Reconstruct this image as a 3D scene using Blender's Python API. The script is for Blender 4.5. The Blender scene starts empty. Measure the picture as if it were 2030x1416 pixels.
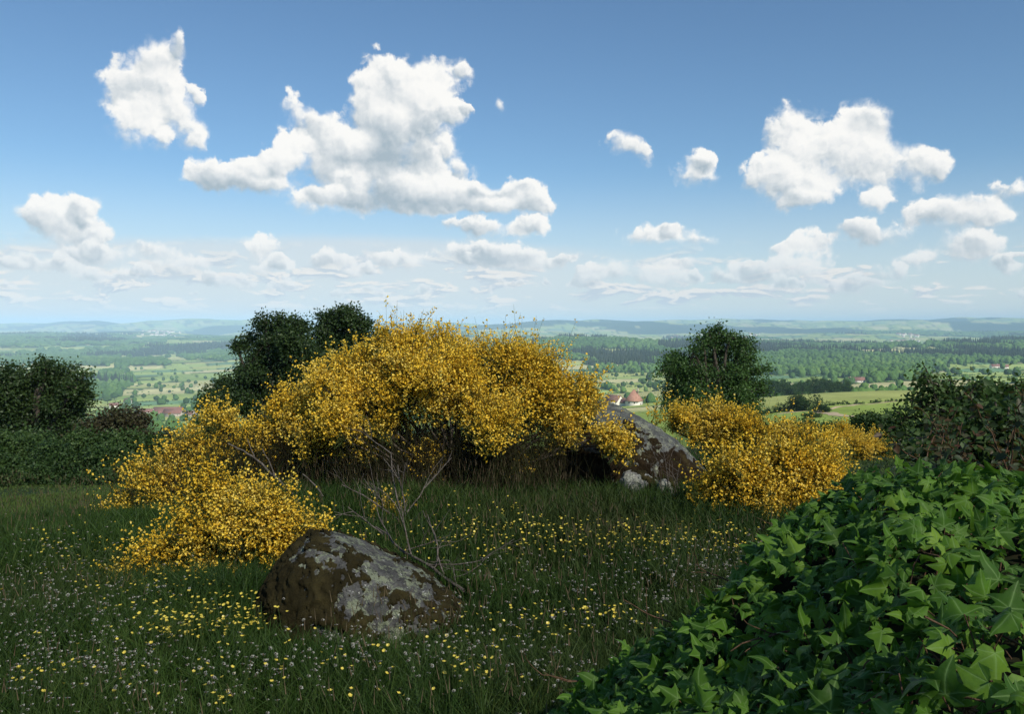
import bpy, math, random
import numpy as np

# ---------------------------------------------------------------- camera, sky, sun, exposure
scene = bpy.context.scene
COL = scene.collection
F, CX, HY, ZC = 1692.0, 1015.0, 645.0, 1.65      # focal length in photo pixels, principal column, horizon row, eye height
R_ = math.radians

cam_d = bpy.data.cameras.new('camera')
cam = bpy.data.objects.new('camera', cam_d)
COL.objects.link(cam)
cam.location = (0, 0, ZC)
cam.rotation_euler = (R_(90), 0, 0)
cam_d.sensor_width = 36
cam_d.lens = F / 2030 * 36
cam_d.shift_y = -(708 - HY) / 2030
cam_d.clip_start = 0.05
cam_d.clip_end = 120000
scene.camera = cam

SUN_AZ, SUN_EL = R_(146), R_(40)                  # clockwise from the view direction; elevation
SUNV = np.array([math.sin(SUN_AZ) * math.cos(SUN_EL), math.cos(SUN_AZ) * math.cos(SUN_EL), math.sin(SUN_EL)])
sun_d = bpy.data.lights.new('sun', 'SUN')
sun_d.energy = 4.9
sun_d.angle = R_(0.53)
sun_d.color = (1.0, 0.93, 0.80)
sun = bpy.data.objects.new('sun', sun_d)
COL.objects.link(sun)
from mathutils import Vector
sun.rotation_euler = Vector(SUNV).to_track_quat('Z', 'Y').to_euler()
sun.location = (60, -40, 60)

scene.view_settings.view_transform = 'Standard'
scene.view_settings.look = 'None'
scene.view_settings.gamma = 1
scene.view_settings.use_curve_mapping = False
scene.view_settings.exposure = 0.3
cy = scene.cycles
cy.max_bounces = 6
cy.diffuse_bounces = 3
cy.glossy_bounces = 2
cy.transmission_bounces = 3
cy.volume_bounces = 1
cy.transparent_max_bounces = 8
cy.use_denoising = True
cy.caustics_reflective = False
cy.caustics_refractive = False


class NT:
    """small helper to write node trees"""
    def __init__(self, tree):
        self.t = tree
        self.n = tree.nodes
        self.l = tree.links

    def put(self, sock, v):
        if v is None:
            return
        if isinstance(v, bpy.types.NodeSocket):
            self.l.new(v, sock)
        else:
            sock.default_value = v

    def m(self, op, a, b=None, c=None, clamp=False):
        n = self.n.new('ShaderNodeMath')
        n.operation = op
        n.use_clamp = clamp
        for i, v in enumerate((a, b, c)):
            self.put(n.inputs[i], v)
        return n.outputs[0]

    def v(self, op, a, b=None, c=None, s=None):
        n = self.n.new('ShaderNodeVectorMath')
        n.operation = op
        for i, x in enumerate((a, b, c)):
            self.put(n.inputs[i], x)
        if s is not None:
            self.put(n.inputs['Scale'], s)
        return n.outputs['Value'] if op in ('DOT_PRODUCT', 'LENGTH', 'DISTANCE') else n.outputs[0]

    def xyz(self, x, y, z=0.0):
        n = self.n.new('ShaderNodeCombineXYZ')
        for i, q in enumerate((x, y, z)):
            self.put(n.inputs[i], q)
        return n.outputs[0]

    def sep(self, v):
        n = self.n.new('ShaderNodeSeparateXYZ')
        self.l.new(v, n.inputs[0])
        return n.outputs

    def noise(self, vec, scale, detail=4, rough=0.5, dist=0.0, dim='3D', lac=2.0):
        n = self.n.new('ShaderNodeTexNoise')
        n.noise_dimensions = dim
        if vec is not None:
            self.l.new(vec, n.inputs['Vector'])
        n.inputs['Scale'].default_value = scale
        n.inputs['Detail'].default_value = detail
        n.inputs['Roughness'].default_value = rough
        n.inputs['Distortion'].default_value = dist
        n.inputs['Lacunarity'].default_value = lac
        return n

    def voro(self, vec, scale, feature='F1', detail=0, rough=0.5, dim='3D', smooth=0.5, rnd=1.0):
        n = self.n.new('ShaderNodeTexVoronoi')
        n.voronoi_dimensions = dim
        n.feature = feature
        if vec is not None:
            self.l.new(vec, n.inputs['Vector'])
        n.inputs['Scale'].default_value = scale
        if 'Detail' in n.inputs:
            n.inputs['Detail'].default_value = detail
            n.inputs['Roughness'].default_value = rough
        n.inputs['Randomness'].default_value = rnd
        if feature == 'SMOOTH_F1':
            n.inputs['Smoothness'].default_value = smooth
        return n

    def ss(self, x, a, b, lo=0.0, hi=1.0):
        n = self.n.new('ShaderNodeMapRange')
        n.interpolation_type = 'SMOOTHSTEP'
        self.put(n.inputs[0], x)
        for i, q in enumerate((a, b, lo, hi)):
            self.put(n.inputs[1 + i], q)
        return n.outputs[0]

    def lin(self, x, a, b, lo=0.0, hi=1.0):
        n = self.n.new('ShaderNodeMapRange')
        self.put(n.inputs[0], x)
        for i, q in enumerate((a, b, lo, hi)):
            self.put(n.inputs[1 + i], q)
        return n.outputs[0]

    def mix(self, f, a, b, mode='MIX'):
        n = self.n.new('ShaderNodeMix')
        n.data_type = 'RGBA'
        n.blend_type = mode
        self.put(n.inputs[0], f)
        for s, q in ((n.inputs[6], a), (n.inputs[7], b)):
            if isinstance(q, (tuple, list)) and len(q) == 3:
                q = (*q, 1)
            self.put(s, q)
        return n.outputs[2]

    def ramp(self, x, stops):
        n = self.n.new('ShaderNodeValToRGB')
        e = n.color_ramp.elements
        while len(e) < len(stops):
            e.new(0.5)
        for q, (p, c) in zip(e, stops):
            q.position = p
            q.color = (*c, 1) if len(c) == 3 else c
        self.put(n.inputs[0], x)
        return n.outputs[0]

    def node(self, typ, **ins):
        n = self.n.new(typ)
        for k, q in ins.items():
            self.put(n.inputs[k.replace('_', ' ')], q)
        return n


def sky_pos(px, py):
    """azimuth and elevation (radians) of a point of the sky"""
    x, z = (px - CX) / F, (HY - py) / F
    return math.atan2(x, 1), math.atan2(z, math.hypot(x, 1))


# cumulus clouds: each a list of (x, y, rx, ry) puffs in the sky
PUFFS = [
    # big cumulus in the middle: the grey base and body first, the lobes in front of it after
    (640, 400, 130, 28), (780, 398, 130, 32), (800, 340, 150, 85), (700, 330, 110, 85), (790, 260, 105, 95), (640, 300, 75, 75),
    (500, 352, 80, 46), (430, 350, 62, 38), (392, 350, 34, 28), (850, 385, 110, 42), (950, 398, 110, 34), (1030, 396, 72, 36),
    (868, 152, 74, 56), (790, 155, 92, 62), (730, 180, 52, 46), (835, 222, 98, 72), (905, 228, 50, 26), (938, 222, 22, 14), (918, 132, 28, 20),
    (565, 300, 54, 56), (545, 330, 52, 46), (573, 208, 25, 34), (598, 240, 34, 34), (625, 252, 30, 30), (655, 262, 46, 50),
    (730, 220, 52, 48), (765, 250, 56, 46), (700, 290, 60, 40), (885, 300, 20, 30), (905, 338, 22, 22),
    (500, 340, 46, 36), (450, 352, 62, 26), (530, 368, 62, 24), (690, 372, 46, 36), (650, 388, 40, 24),
    (880, 385, 70, 32), (800, 372, 50, 34), (955, 375, 44, 24), (1020, 378, 40, 28), (1050, 402, 46, 24), (970, 405, 70, 24),
    (985, 455, 105, 26), (1050, 446, 44, 24), (930, 447, 60, 18),
    # left upper cloud
    (290, 150, 74, 72), (312, 120, 50, 52), (240, 165, 52, 46), (300, 195, 78, 66), (340, 230, 62, 44), (385, 262, 36, 40), (348, 88, 26, 30),
    (380, 182, 20, 22), (265, 240, 62, 50), (325, 282, 32, 26), (398, 285, 22, 28),
    # left small cloud
    (120, 430, 76, 52), (135, 455, 92, 46), (75, 440, 50, 34), (165, 420, 36, 36), (185, 470, 50, 26),
    # small ones in the middle right
    (1228, 282, 42, 28), (1262, 300, 44, 28), (1375, 340, 56, 30), (1385, 322, 30, 20), (984, 212, 16, 18),
    # right cloud
    (1570, 262, 68, 58), (1690, 270, 84, 66), (1720, 245, 52, 40), (1640, 310, 130, 66), (1520, 345, 60, 42), (1580, 370, 105, 50), (1730, 330, 92, 56),
    (1820, 320, 52, 46), (1850, 328, 34, 30), (1590, 398, 62, 26), (1736, 393, 44, 30),
    # right bank
    (1300, 470, 86, 28), (1340, 456, 30, 20), (1390, 478, 38, 16),
    (1730, 458, 100, 30), (1700, 452, 60, 26), (1880, 415, 110, 34), (1960, 412, 76, 32), (1930, 435, 110, 30), (1840, 420, 60, 26), (2010, 372, 56, 22),
    (1915, 498, 100, 38), (1940, 488, 56, 28), (1610, 485, 50, 28), (1570, 492, 46, 18), (1810, 512, 60, 20), (1590, 535, 78, 42), (1480, 542, 88, 34), (1500, 530, 52, 26),
    (1700, 565, 110, 26), (1360, 527, 60, 16), (1220, 545, 80, 26), (1310, 555, 70, 26), (1170, 545, 40, 22),
    # row above the horizon
    (975, 510, 105, 32), (910, 500, 34, 28), (1030, 520, 70, 26), (660, 515, 60, 26), (510, 495, 56, 30), (310, 500, 58, 22), (640, 512, 26, 20),
    (360, 528, 78, 26), (810, 520, 60, 28), (760, 520, 40, 22), (200, 510, 90, 22), (90, 525, 100, 24), (560, 520, 50, 16),
]

_r = random.Random(5)
for _k in range(46):                                # many small flat clouds in rows low over the land
    _y = 498 + 92 * _r.random() ** 0.8
    _x = -60 + 2150 * _r.random()
    _w = (62 - 0.45 * (_y - 498)) * (0.5 + 0.8 * _r.random())
    if _x > 1150 and _r.random() < 0.35:
        continue
    PUFFS.append((_x, _y + 4, _w, _w * 0.24 + 3))
    PUFFS.append((_x + _w * (_r.random() - 0.5) * 1.1, _y - _w * 0.12, _w * 0.48, _w * 0.30 + 2))
    if _r.random() < 0.6:
        PUFFS.append((_x + _w * (_r.random() - 0.5) * 1.5, _y - _w * 0.06, _w * 0.36, _w * 0.24 + 2))


def build_world():
    w = bpy.data.worlds.new('World')
    scene.world = w
    w.use_nodes = True
    w.node_tree.nodes.clear()
    t = NT(w.node_tree)
    tc = t.n.new('ShaderNodeTexCoord').outputs['Generated']
    x, y, z = t.sep(tc)
    az = t.m('ARCTAN2', x, y)
    el = t.m('ARCSINE', z)
    p = t.xyz(az, el, 0.0)
    sky = t.n.new('ShaderNodeTexSky')
    sky.sky_type = 'NISHITA'
    sky.sun_disc = False
    sky.sun_elevation = SUN_EL
    sky.sun_rotation = SUN_AZ
    sky.altitude = 350
    sky.air_density = 1.0
    sky.dust_density = 0.3
    sky.ozone_density = 3.5
    blue = t.v('SCALE', t.v('MULTIPLY', sky.outputs[0], (0.92, 1.08, 1.13)), s=SKY_K)
    # domain warp so that puffs are not round
    w1 = t.noise(p, 14, 3, 0.55, dim='2D')
    w1c = t.v('SUBTRACT', w1.outputs['Color'], (0.5, 0.5, 0.5))
    pw = t.v('MULTIPLY_ADD', w1c, (0.035, 0.028, 0.0), p)
    w2 = t.noise(p, 60, 4, 0.6, dim='2D')
    w2c = t.v('SUBTRACT', w2.outputs['Color'], (0.5, 0.5, 0.5))
    pw = t.v('MULTIPLY_ADD', w2c, (0.012, 0.011, 0.0), pw)
    S, L = 0.0, 0.0                                 # sum of the puffs; light on the foremost puff
    for i, (px, py, rx, ry) in enumerate(PUFFS):
        if i % 14 == 13:                            # makes the node compiler finish these puffs before the next ones
            pw = t.v('ADD', pw, t.v('SCALE', t.xyz(S, L, 0), s=1e-9))
        a, e = sky_pos(px, py)
        ra, re = rx * 1.16 / F * math.cos(a) ** 2, ry * 1.16 / F
        l = t.v('MULTIPLY_ADD', pw, (1 / ra, 1 / re, 0), (-a / ra, -e / re, 0))
        k = t.m('SUBTRACT', 1.0, t.v('DOT_PRODUCT', l, l), clamp=True)
        k = t.m('MULTIPLY', k, k)
        S = t.m('ADD', S, k)
        g = t.m('SUBTRACT', t.v('DOT_PRODUCT', l, (0.26, 0.72, 0)), L)
        L = t.m('MULTIPLY_ADD', g, t.m('MULTIPLY', k, 2.2, clamp=True), L)
    # cauliflower relief
    wb = t.noise(p, 90, 3, 0.6, dim='2D')
    pb = t.v('MULTIPLY_ADD', t.v('SUBTRACT', wb.outputs['Color'], (0.5, 0.5, 0.5)), (0.010, 0.010, 0), p)
    LX, LY = 0.0030, 0.0045
    def relief(q):
        vo = t.voro(q, 36, 'F1', 2.0, 0.5, dim='2D').outputs['Distance']
        no = t.noise(q, 60, 6, 0.62, dim='2D').outputs[0]
        return t.m('MULTIPLY_ADD', vo, -0.55, t.m('MULTIPLY', no, 1.1))
    r0 = relief(pb)
    r1 = relief(t.v('ADD', pb, (LX, LY, 0)))
    rel = t.m('SUBTRACT', r0, r1)
    # slow noise: which stretches of the rim are soft, which parts stay grey
    slow = t.noise(p, 18, 3, 0.5, dim='2D')
    so, _, sg = t.sep(slow.outputs['Color'])
    dens = t.m('MULTIPLY_ADD', t.m('SUBTRACT', r0, 0.10), 1.0, S)
    # soft towards the base, crisp at the top
    soft = t.m('ADD', t.ss(L, 0.2, -0.4, 0.34, 1.1), t.ss(so, 0.47, 0.64, 0.0, 0.7))
    gate = t.ss(S, 0.0, 0.10)
    cov = t.m('MULTIPLY', t.ss(dens, 0.16, t.m('ADD', soft, 0.16)), gate)
    thick = t.ss(S, 0.4, 2.2)
    lit = t.m('MULTIPLY_ADD', rel, t.m('MULTIPLY_ADD', thick, -0.25, 0.60), L)
    lit = t.m('MULTIPLY_ADD', t.m('SUBTRACT', sg, 0.5), 0.8, lit)
    lit = t.m('MULTIPLY_ADD', thick, -0.20, lit)
    lit = t.lin(lit, -0.66, 0.26)
    ccol = t.ramp(lit, [(0.0, (0.40, 0.485, 0.555)), (0.45, (0.68, 0.72, 0.75)), (0.75, (0.91, 0.91, 0.90)), (1.0, (1.0, 0.985, 0.955))])
    # low layered clouds near the horizon, in flattened bands
    ph = t.v('MULTIPLY', p, (1.0, 3.4, 0))
    wn = t.noise(ph, 9, 3, 0.5, dim='2D')
    ph = t.v('MULTIPLY_ADD', t.v('SUBTRACT', wn.outputs['Color'], (0.5, 0.5, 0.5)), (0.08, 0.05, 0), ph)
    def bank(q):
        b = t.noise(q, 13, 8, 0.60, dim='2D').outputs[0]
        vo = t.voro(q, 34, 'F1', 1, 0.5, dim='2D').outputs['Distance']
        return t.m('MULTIPLY_ADD', vo, -0.16, b)
    b0 = bank(ph)
    b1 = bank(t.v('ADD', ph, (0.004, 0.012, 0)))
    elw = t.m('MULTIPLY', t.ss(el, 0.105, 0.055), t.ss(el, 0.008, 0.03))
    left = t.ss(az, 0.30, -0.15, 0.0, 0.05)
    bthr = t.m('SUBTRACT', t.m('SUBTRACT', 0.46, t.m('MULTIPLY', elw, 0.07)), left)
    bcov = t.m('MULTIPLY', t.ss(b0, bthr, t.m('ADD', bthr, 0.12)), elw)
    blit = t.ss(t.m('SUBTRACT', b0, b1), -0.05, 0.07)
    bcol = t.mix(blit, (0.56, 0.63, 0.71), (0.92, 0.875, 0.83))
    # high thin sheet with a clear upper rim on the left
    rim = t.m('MULTIPLY_ADD', t.m('POWER', t.m('ADD', az, 0.19), 2.0), -0.16, 0.1035)
    rim = t.m('ADD', rim, t.m('MULTIPLY', t.m('SUBTRACT', t.noise(p, 7, 4, 0.5, dim='2D').outputs[0], 0.5), 0.012))
    sheet = t.ss(el, t.m('ADD', rim, 0.004), t.m('SUBTRACT', rim, 0.012))
    sheet = t.m('MULTIPLY', sheet, t.ss(az, 0.24, -0.04, 0.0, 0.72))
    hz = t.ss(el, 0.19, 0.0)
    base = t.mix(t.m('MULTIPLY', hz, 0.72), blue, (0.70, 0.735, 0.77))
    base = t.mix(sheet, base, (0.70, 0.745, 0.78))
    base = t.mix(t.m('MULTIPLY', bcov, 0.86), base, bcol)
    # cumulus low down lose contrast in the air between
    lowf = t.ss(el, 0.10, 0.03, 1.0, 0.62)
    ccol2 = t.mix(t.ss(el, 0.13, 0.03, 0.0, 0.40), ccol, (0.66, 0.69, 0.72))
    col = t.mix(t.m('MULTIPLY', cov, lowf), base, ccol2)
    # two backgrounds: with the cumulus inside the part of the sky they stand in, without them elsewhere
    zone = t.m('MULTIPLY', t.ss(t.m('ABSOLUTE', az), 0.80, 0.72), t.m('MULTIPLY', t.ss(el, 0.42, 0.40), t.ss(el, 0.010, 0.016)))
    land = t.ss(el, -0.002, -0.02)
    bgs = []
    for c in (t.mix(land, base, (0.16, 0.19, 0.17)), col):
        bg = t.n.new('ShaderNodeBackground')
        t.l.new(c, bg.inputs[0])
        bg.inputs[1].default_value = 0.81       # the sky's share of the brighter exposure
        bgs.append(bg.outputs[0])
    mx = t.n.new('ShaderNodeMixShader')
    t.l.new(zone, mx.inputs[0])
    t.l.new(bgs[0], mx.inputs[1])
    t.l.new(bgs[1], mx.inputs[2])
    out = t.n.new('ShaderNodeOutputWorld')
    t.l.new(mx.outputs[0], out.inputs[0])


SKY_K = 0.10
build_world()

# ---------------------------------------------------------------- helpers
rng = np.random.default_rng(11)


def P(px, py, Y):
    """the point of the world seen at (px, py) of the photograph at depth Y"""
    return np.array([(px - CX) / F * Y, Y, ZC - (py - HY) / F * Y])


def tag(o, label=None, cat=None, group=None, kind=None):
    for k, q in (('label', label), ('category', cat), ('group', group), ('kind', kind)):
        if q:
            o[k] = q
    return o


def empty(name, loc, label=None, cat=None, group=None):
    o = bpy.data.objects.new(name, None)
    o.empty_display_size = 0.2
    o.location = loc
    COL.objects.link(o)
    return tag(o, label, cat, group)


def mesh(name, v, f, mats, smooth=False, midx=None, attrs=None):
    """mesh from arrays; f is (n,3), (n,4) or a list of such arrays"""
    me = bpy.data.meshes.new(name)
    v = np.asarray(v, dtype=np.float32)
    fs = [np.asarray(q, dtype=np.int32) for q in (f if isinstance(f, list) else [f]) if len(q)]
    me.vertices.add(len(v))
    me.vertices.foreach_set('co', v.ravel())
    idx = np.concatenate([q.ravel() for q in fs])
    tot = np.concatenate([np.full(len(q), q.shape[1], np.int32) for q in fs])
    me.loops.add(len(idx))
    me.loops.foreach_set('vertex_index', idx)
    me.polygons.add(len(tot))
    me.polygons.foreach_set('loop_start', np.concatenate([[0], np.cumsum(tot)[:-1]]).astype(np.int32))
    me.polygons.foreach_set('loop_total', tot)
    for q in (mats if isinstance(mats, (list, tuple)) else [mats]):
        me.materials.append(q)
    if midx is not None:
        me.polygons.foreach_set('material_index', np.asarray(midx, np.int32))
    if smooth:
        me.polygons.foreach_set('use_smooth', np.ones(len(tot), bool))
    for k, q in (attrs or {}).items():
        q = np.asarray(q, np.float32)
        if q.ndim == 2:
            c = np.ones((len(q), 4), np.float32)
            c[:, :3] = q
            me.color_attributes.new(k, 'FLOAT_COLOR', 'POINT').data.foreach_set('color', c.ravel())
        else:
            me.attributes.new(k, 'FLOAT', 'POINT').data.foreach_set('value', q)
    me.update(calc_edges=True)
    return me


def obj(name, me, parent=None, loc=None):
    """link a mesh; with a parent the vertices are given in world space"""
    o = bpy.data.objects.new(name, me)
    COL.objects.link(o)
    if parent is not None:
        o.parent = parent
        off = np.array(parent.location)
        p = parent.parent
        while p is not None:
            off = off + np.array(p.location)
            p = p.parent
        o.location = -Vector(off) if loc is None else loc
    elif loc is not None:
        o.location = loc
    return o


def hash3(i, j, k, s=0):
    h = (i.astype(np.int64) * 73856093) ^ (j.astype(np.int64) * 19349663) ^ (k.astype(np.int64) * 83492791) ^ (s * 2654435)
    h = (h ^ (h >> 13)) * 1274126177
    h = h & 0x7fffffff
    h = ((h ^ (h >> 16)) * 668265263) & 0x7fffffff
    return (h % 100003) / 100003.0


def vnoise(p, s=0):
    """value noise in 0..1 of points (n,3)"""
    p = np.asarray(p, float)
    i = np.floor(p).astype(np.int64)
    f = p - i
    f = f * f * f * (f * (f * 6 - 15) + 10)
    r = 0
    for a in (0, 1):
        for b in (0, 1):
            for c in (0, 1):
                w = (f[:, 0] if a else 1 - f[:, 0]) * (f[:, 1] if b else 1 - f[:, 1]) * (f[:, 2] if c else 1 - f[:, 2])
                r = r + w * hash3(i[:, 0] + a, i[:, 1] + b, i[:, 2] + c, s)
    return r


def fbm(p, oct=4, s=0, gain=0.5):
    p = np.asarray(p, float)
    r, a, t = 0, 1.0, 0
    for o in range(oct):
        r = r + a * vnoise(p * 2.03 ** o + o * 17.3, s + o)
        t += a
        a *= gain
    return r / t


def p2(x, y, z=0.0):
    return np.stack([x, y, np.full_like(x, z)], -1)


def worley(p, s=0):
    """distance to the nearest jittered cell point and that cell's random number"""
    i = np.floor(p).astype(np.int64)
    best = np.full(len(p), 9.0)
    rid = np.zeros(len(p))
    for a in (-1, 0, 1):
        for b in (-1, 0, 1):
            for c in (-1, 0, 1):
                j = i + np.array([a, b, c])
                q = j + np.stack([hash3(j[:, 0], j[:, 1], j[:, 2], s + k) for k in (1, 2, 3)], -1)
                d = ((q - p) ** 2).sum(1)
                m = d < best
                best = np.where(m, d, best)
                rid = np.where(m, hash3(j[:, 0], j[:, 1], j[:, 2], s + 9), rid)
    return np.sqrt(best), rid


def unit(a):
    a = np.asarray(a, float)
    return a / np.maximum(np.linalg.norm(a, axis=-1, keepdims=True), 1e-9)


def frames(y, n):
    """rotation matrices with local y along y and local z close to n"""
    y = unit(y)
    x = unit(np.cross(y, n))
    z = np.cross(x, y)
    return np.stack([x, y, z], -1)


def scatter(tv, tf, pos, R, s):
    """many copies of a template as one vertex and face array"""
    tv = np.asarray(tv, float)
    tf = np.asarray(tf, np.int64)
    s = np.asarray(s, float)
    s = s[:, None, None] if s.ndim == 1 else s[:, None, :]
    v = np.einsum('nij,nkj->nki', R, tv[None] * s) + pos[:, None, :]
    f = tf[None] + (np.arange(len(pos)) * len(tv))[:, None, None]
    return v.reshape(-1, 3), f.reshape(-1, tf.shape[1])


def rand_dir(n, up=None):
    d = unit(rng.normal(size=(n, 3)))
    return d


class Tubes:
    def __init__(self):
        self.v, self.f, self.n = [], [], 0

    def add(self, pts, r, sides=5):
        pts = np.asarray(pts, float)
        r = np.broadcast_to(np.asarray(r, float), (len(pts),))
        t = unit(np.gradient(pts, axis=0))
        ref = np.array([0.31, 0.22, 0.92]) if abs(t[0][2]) < 0.8 else np.array([0.9, 0.3, 0.1])
        a = unit(np.cross(t, ref))
        b = np.cross(t, a)
        an = np.arange(sides) * 2 * math.pi / sides
        ring = a[:, None] * np.cos(an)[None, :, None] + b[:, None] * np.sin(an)[None, :, None]
        v = pts[:, None] + ring * r[:, None, None]
        k = len(pts)
        i, j = np.meshgrid(np.arange(k - 1), np.arange(sides), indexing='ij')
        q = np.stack([i * sides + j, i * sides + (j + 1) % sides, (i + 1) * sides + (j + 1) % sides, (i + 1) * sides + j], -1).reshape(-1, 4)
        self.v.append(v.reshape(-1, 3))
        self.f.append(q + self.n)
        self.n += k * sides

    def curve(self, a, b, r0, r1, bend=0.15, k=5, sides=5, sag=None):
        a, b = np.asarray(a, float), np.asarray(b, float)
        L = np.linalg.norm(b - a)
        m = (a + b) / 2 + rng.normal(size=3) * bend * L * 0.5 + (np.array([0, 0, bend * L]) if sag is None else np.array(sag) * L)
        t = np.linspace(0, 1, k)[:, None]
        p = (1 - t) ** 2 * a + 2 * t * (1 - t) * m + t * t * b
        p[1:-1] += rng.normal(size=(k - 2, 3)) * 0.012 * L
        self.add(p, np.linspace(r0, r1, k), sides)
        return p

    def mesh(self, name, mat):
        return mesh(name, np.concatenate(self.v), np.concatenate(self.f), mat, smooth=True)


def batch_tubes(root, tip, r0, r1, bow, k=3, sides=3):
    """many thin tapering rods at once"""
    n = len(root)
    t = np.linspace(0, 1, k)[None, :, None]
    p = root[:, None] * (1 - t) + tip[:, None] * t + (4 * t * (1 - t)) * bow[:, None]
    d = unit(tip - root)
    a = unit(np.cross(d, np.array([0.37, 0.81, 0.45])))
    b = np.cross(d, a)
    an = np.arange(sides) * 2 * math.pi / sides
    ring = a[:, None, None] * np.cos(an)[None, None, :, None] + b[:, None, None] * np.sin(an)[None, None, :, None]
    r = np.asarray(r0)[:, None] * (1 - t[0, :, 0])[None] + np.asarray(r1)[:, None] * t[0, :, 0][None]
    v = p[:, :, None] + ring * r[:, :, None, None]
    i, j = np.meshgrid(np.arange(k - 1), np.arange(sides), indexing='ij')
    q = np.stack([i * sides + j, i * sides + (j + 1) % sides, (i + 1) * sides + (j + 1) % sides, (i + 1) * sides + j], -1).reshape(-1, 4)
    f = q[None] + (np.arange(n) * k * sides)[:, None, None]
    return v.reshape(-1, 3), f.reshape(-1, 4)


# ---------------------------------------------------------------- materials
def material(name):
    m = bpy.data.materials.new(name)
    m.use_nodes = True
    m.node_tree.nodes.clear()
    t = NT(m.node_tree)
    out = t.n.new('ShaderNodeOutputMaterial')
    return m, t, out


def principled(t, col, rough=0.7, spec=0.3, bump=None, strength=0.5, dist=0.02):
    b = t.n.new('ShaderNodeBsdfPrincipled')
    t.put(b.inputs['Base Color'], (*col, 1) if isinstance(col, tuple) and len(col) == 3 else col)
    t.put(b.inputs['Roughness'], rough)
    b.inputs['Specular IOR Level'].default_value = spec
    if bump is not None:
        n = t.node('ShaderNodeBump', Height=bump)
        n.inputs['Strength'].default_value = strength
        n.inputs['Distance'].default_value = dist
        t.l.new(n.outputs[0], b.inputs['Normal'])
    return b


def leaf_mat(name, stops, trans=0.3, rough=0.55, spec=0.25, scale=1.5, tcol=None):
    """foliage: each leaf its own tone, slow change through the crown, light passing through"""
    m, t, out = material(name)
    geo = t.n.new('ShaderNodeNewGeometry')
    oi = t.n.new('ShaderNodeObjectInfo')
    tc = t.n.new('ShaderNodeTexCoord')
    no = t.noise(tc.outputs['Object'], scale, 2).outputs[0]
    r = t.m('FRACT', t.m('ADD', geo.outputs['Random Per Island'], oi.outputs['Random']))
    x = t.m('ADD', t.m('MULTIPLY', r, 0.6), t.m('MULTIPLY_ADD', no, 0.9, -0.25), clamp=True)
    c = t.ramp(x, stops)
    b = principled(t, c, rough, spec)
    tr = t.node('ShaderNodeBsdfTranslucent', Color=t.mix(0.5, c, tcol or (0.12, 0.2, 0.02)))
    mx = t.node('ShaderNodeMixShader', Fac=trans)
    t.l.new(b.outputs[0], mx.inputs[1])
    t.l.new(tr.outputs[0], mx.inputs[2])
    t.l.new(mx.outputs[0], out.inputs[0])
    return m


def wood_mat(name, c1, c2, scale=30):
    m, t, out = material(name)
    tc = t.n.new('ShaderNodeTexCoord')
    n = t.noise(tc.outputs['Object'], scale, 5, 0.65)
    c = t.mix(t.ss(n.outputs[0], 0.35, 0.65), c1, c2)
    b = principled(t, c, 0.85, 0.15, n.outputs[0], 0.6, 0.01)
    t.l.new(b.outputs[0], out.inputs[0])
    return m


def plain_mat(name, c1, c2=None, rough=0.8, spec=0.2, scale=3, trans=0.0):
    m, t, out = material(name)
    tc = t.n.new('ShaderNodeTexCoord')
    n = t.noise(tc.outputs['Object'], scale, 4, 0.6)
    c = t.mix(t.ss(n.outputs[0], 0.3, 0.7), c1, c2 or tuple(q * 0.75 for q in c1))
    b = principled(t, c, rough, spec)
    sh = b.outputs[0]
    if trans:
        tr = t.node('ShaderNodeBsdfTranslucent', Color=c)
        mx = t.node('ShaderNodeMixShader', Fac=trans)
        t.l.new(sh, mx.inputs[1])
        t.l.new(tr.outputs[0], mx.inputs[2])
        sh = mx.outputs[0]
    t.l.new(sh, out.inputs[0])
    return m


M = {}
M['broom_flower'] = leaf_mat('broom_petals', [(0.0, (0.58, 0.35, 0.02)), (0.3, (0.86, 0.57, 0.04)), (0.65, (0.93, 0.69, 0.10)), (1.0, (0.95, 0.80, 0.27))], 0.30, 0.6, 0.15, 2.0, (0.94, 0.66, 0.06))
M['broom_twig'] = leaf_mat('broom_twigs', [(0.0, (0.030, 0.045, 0.012)), (0.5, (0.06, 0.09, 0.022)), (1.0, (0.11, 0.145, 0.04))], 0.12, 0.6)
M['broom_wood'] = wood_mat('broom_bark', (0.055, 0.042, 0.030), (0.15, 0.125, 0.10), 60)
M['dead_wood'] = wood_mat('weathered_wood', (0.055, 0.046, 0.038), (0.16, 0.14, 0.12), 60)
M['dead_twig'] = leaf_mat('dead_twigs', [(0.0, (0.020, 0.015, 0.010)), (0.5, (0.035, 0.030, 0.015)), (1.0, (0.05, 0.06, 0.02))], 0.05, 0.8, 0.1)
M['bark'] = wood_mat('bark', (0.035, 0.028, 0.020), (0.10, 0.085, 0.065), 6)
M['oak_leaf'] = leaf_mat('oak_leaves', [(0.0, (0.0145, 0.0314, 0.0097)), (0.5, (0.029, 0.0556, 0.0145)), (1.0, (0.0605, 0.1028, 0.0242))], 0.22, 0.5, 0.3, 0.6)
M['ash_leaf'] = leaf_mat('ash_leaves', [(0.0, (0.024, 0.054, 0.015)), (0.5, (0.045, 0.0975, 0.021)), (1.0, (0.09, 0.1725, 0.0375))], 0.28, 0.5, 0.3, 0.6)
M['hazel_leaf'] = leaf_mat('hazel_leaves', [(0.0, (0.025, 0.0525, 0.015)), (0.5, (0.0525, 0.1, 0.025)), (1.0, (0.1063, 0.1688, 0.05))], 0.3, 0.5, 0.3, 2)
M['russet_leaf'] = leaf_mat('russet_leaves', [(0.0, (0.0336, 0.024, 0.0144)), (0.5, (0.054, 0.048, 0.0216)), (1.0, (0.072, 0.084, 0.03))], 0.25, 0.55, 0.25, 0.8, (0.14, 0.09, 0.03))
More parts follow.
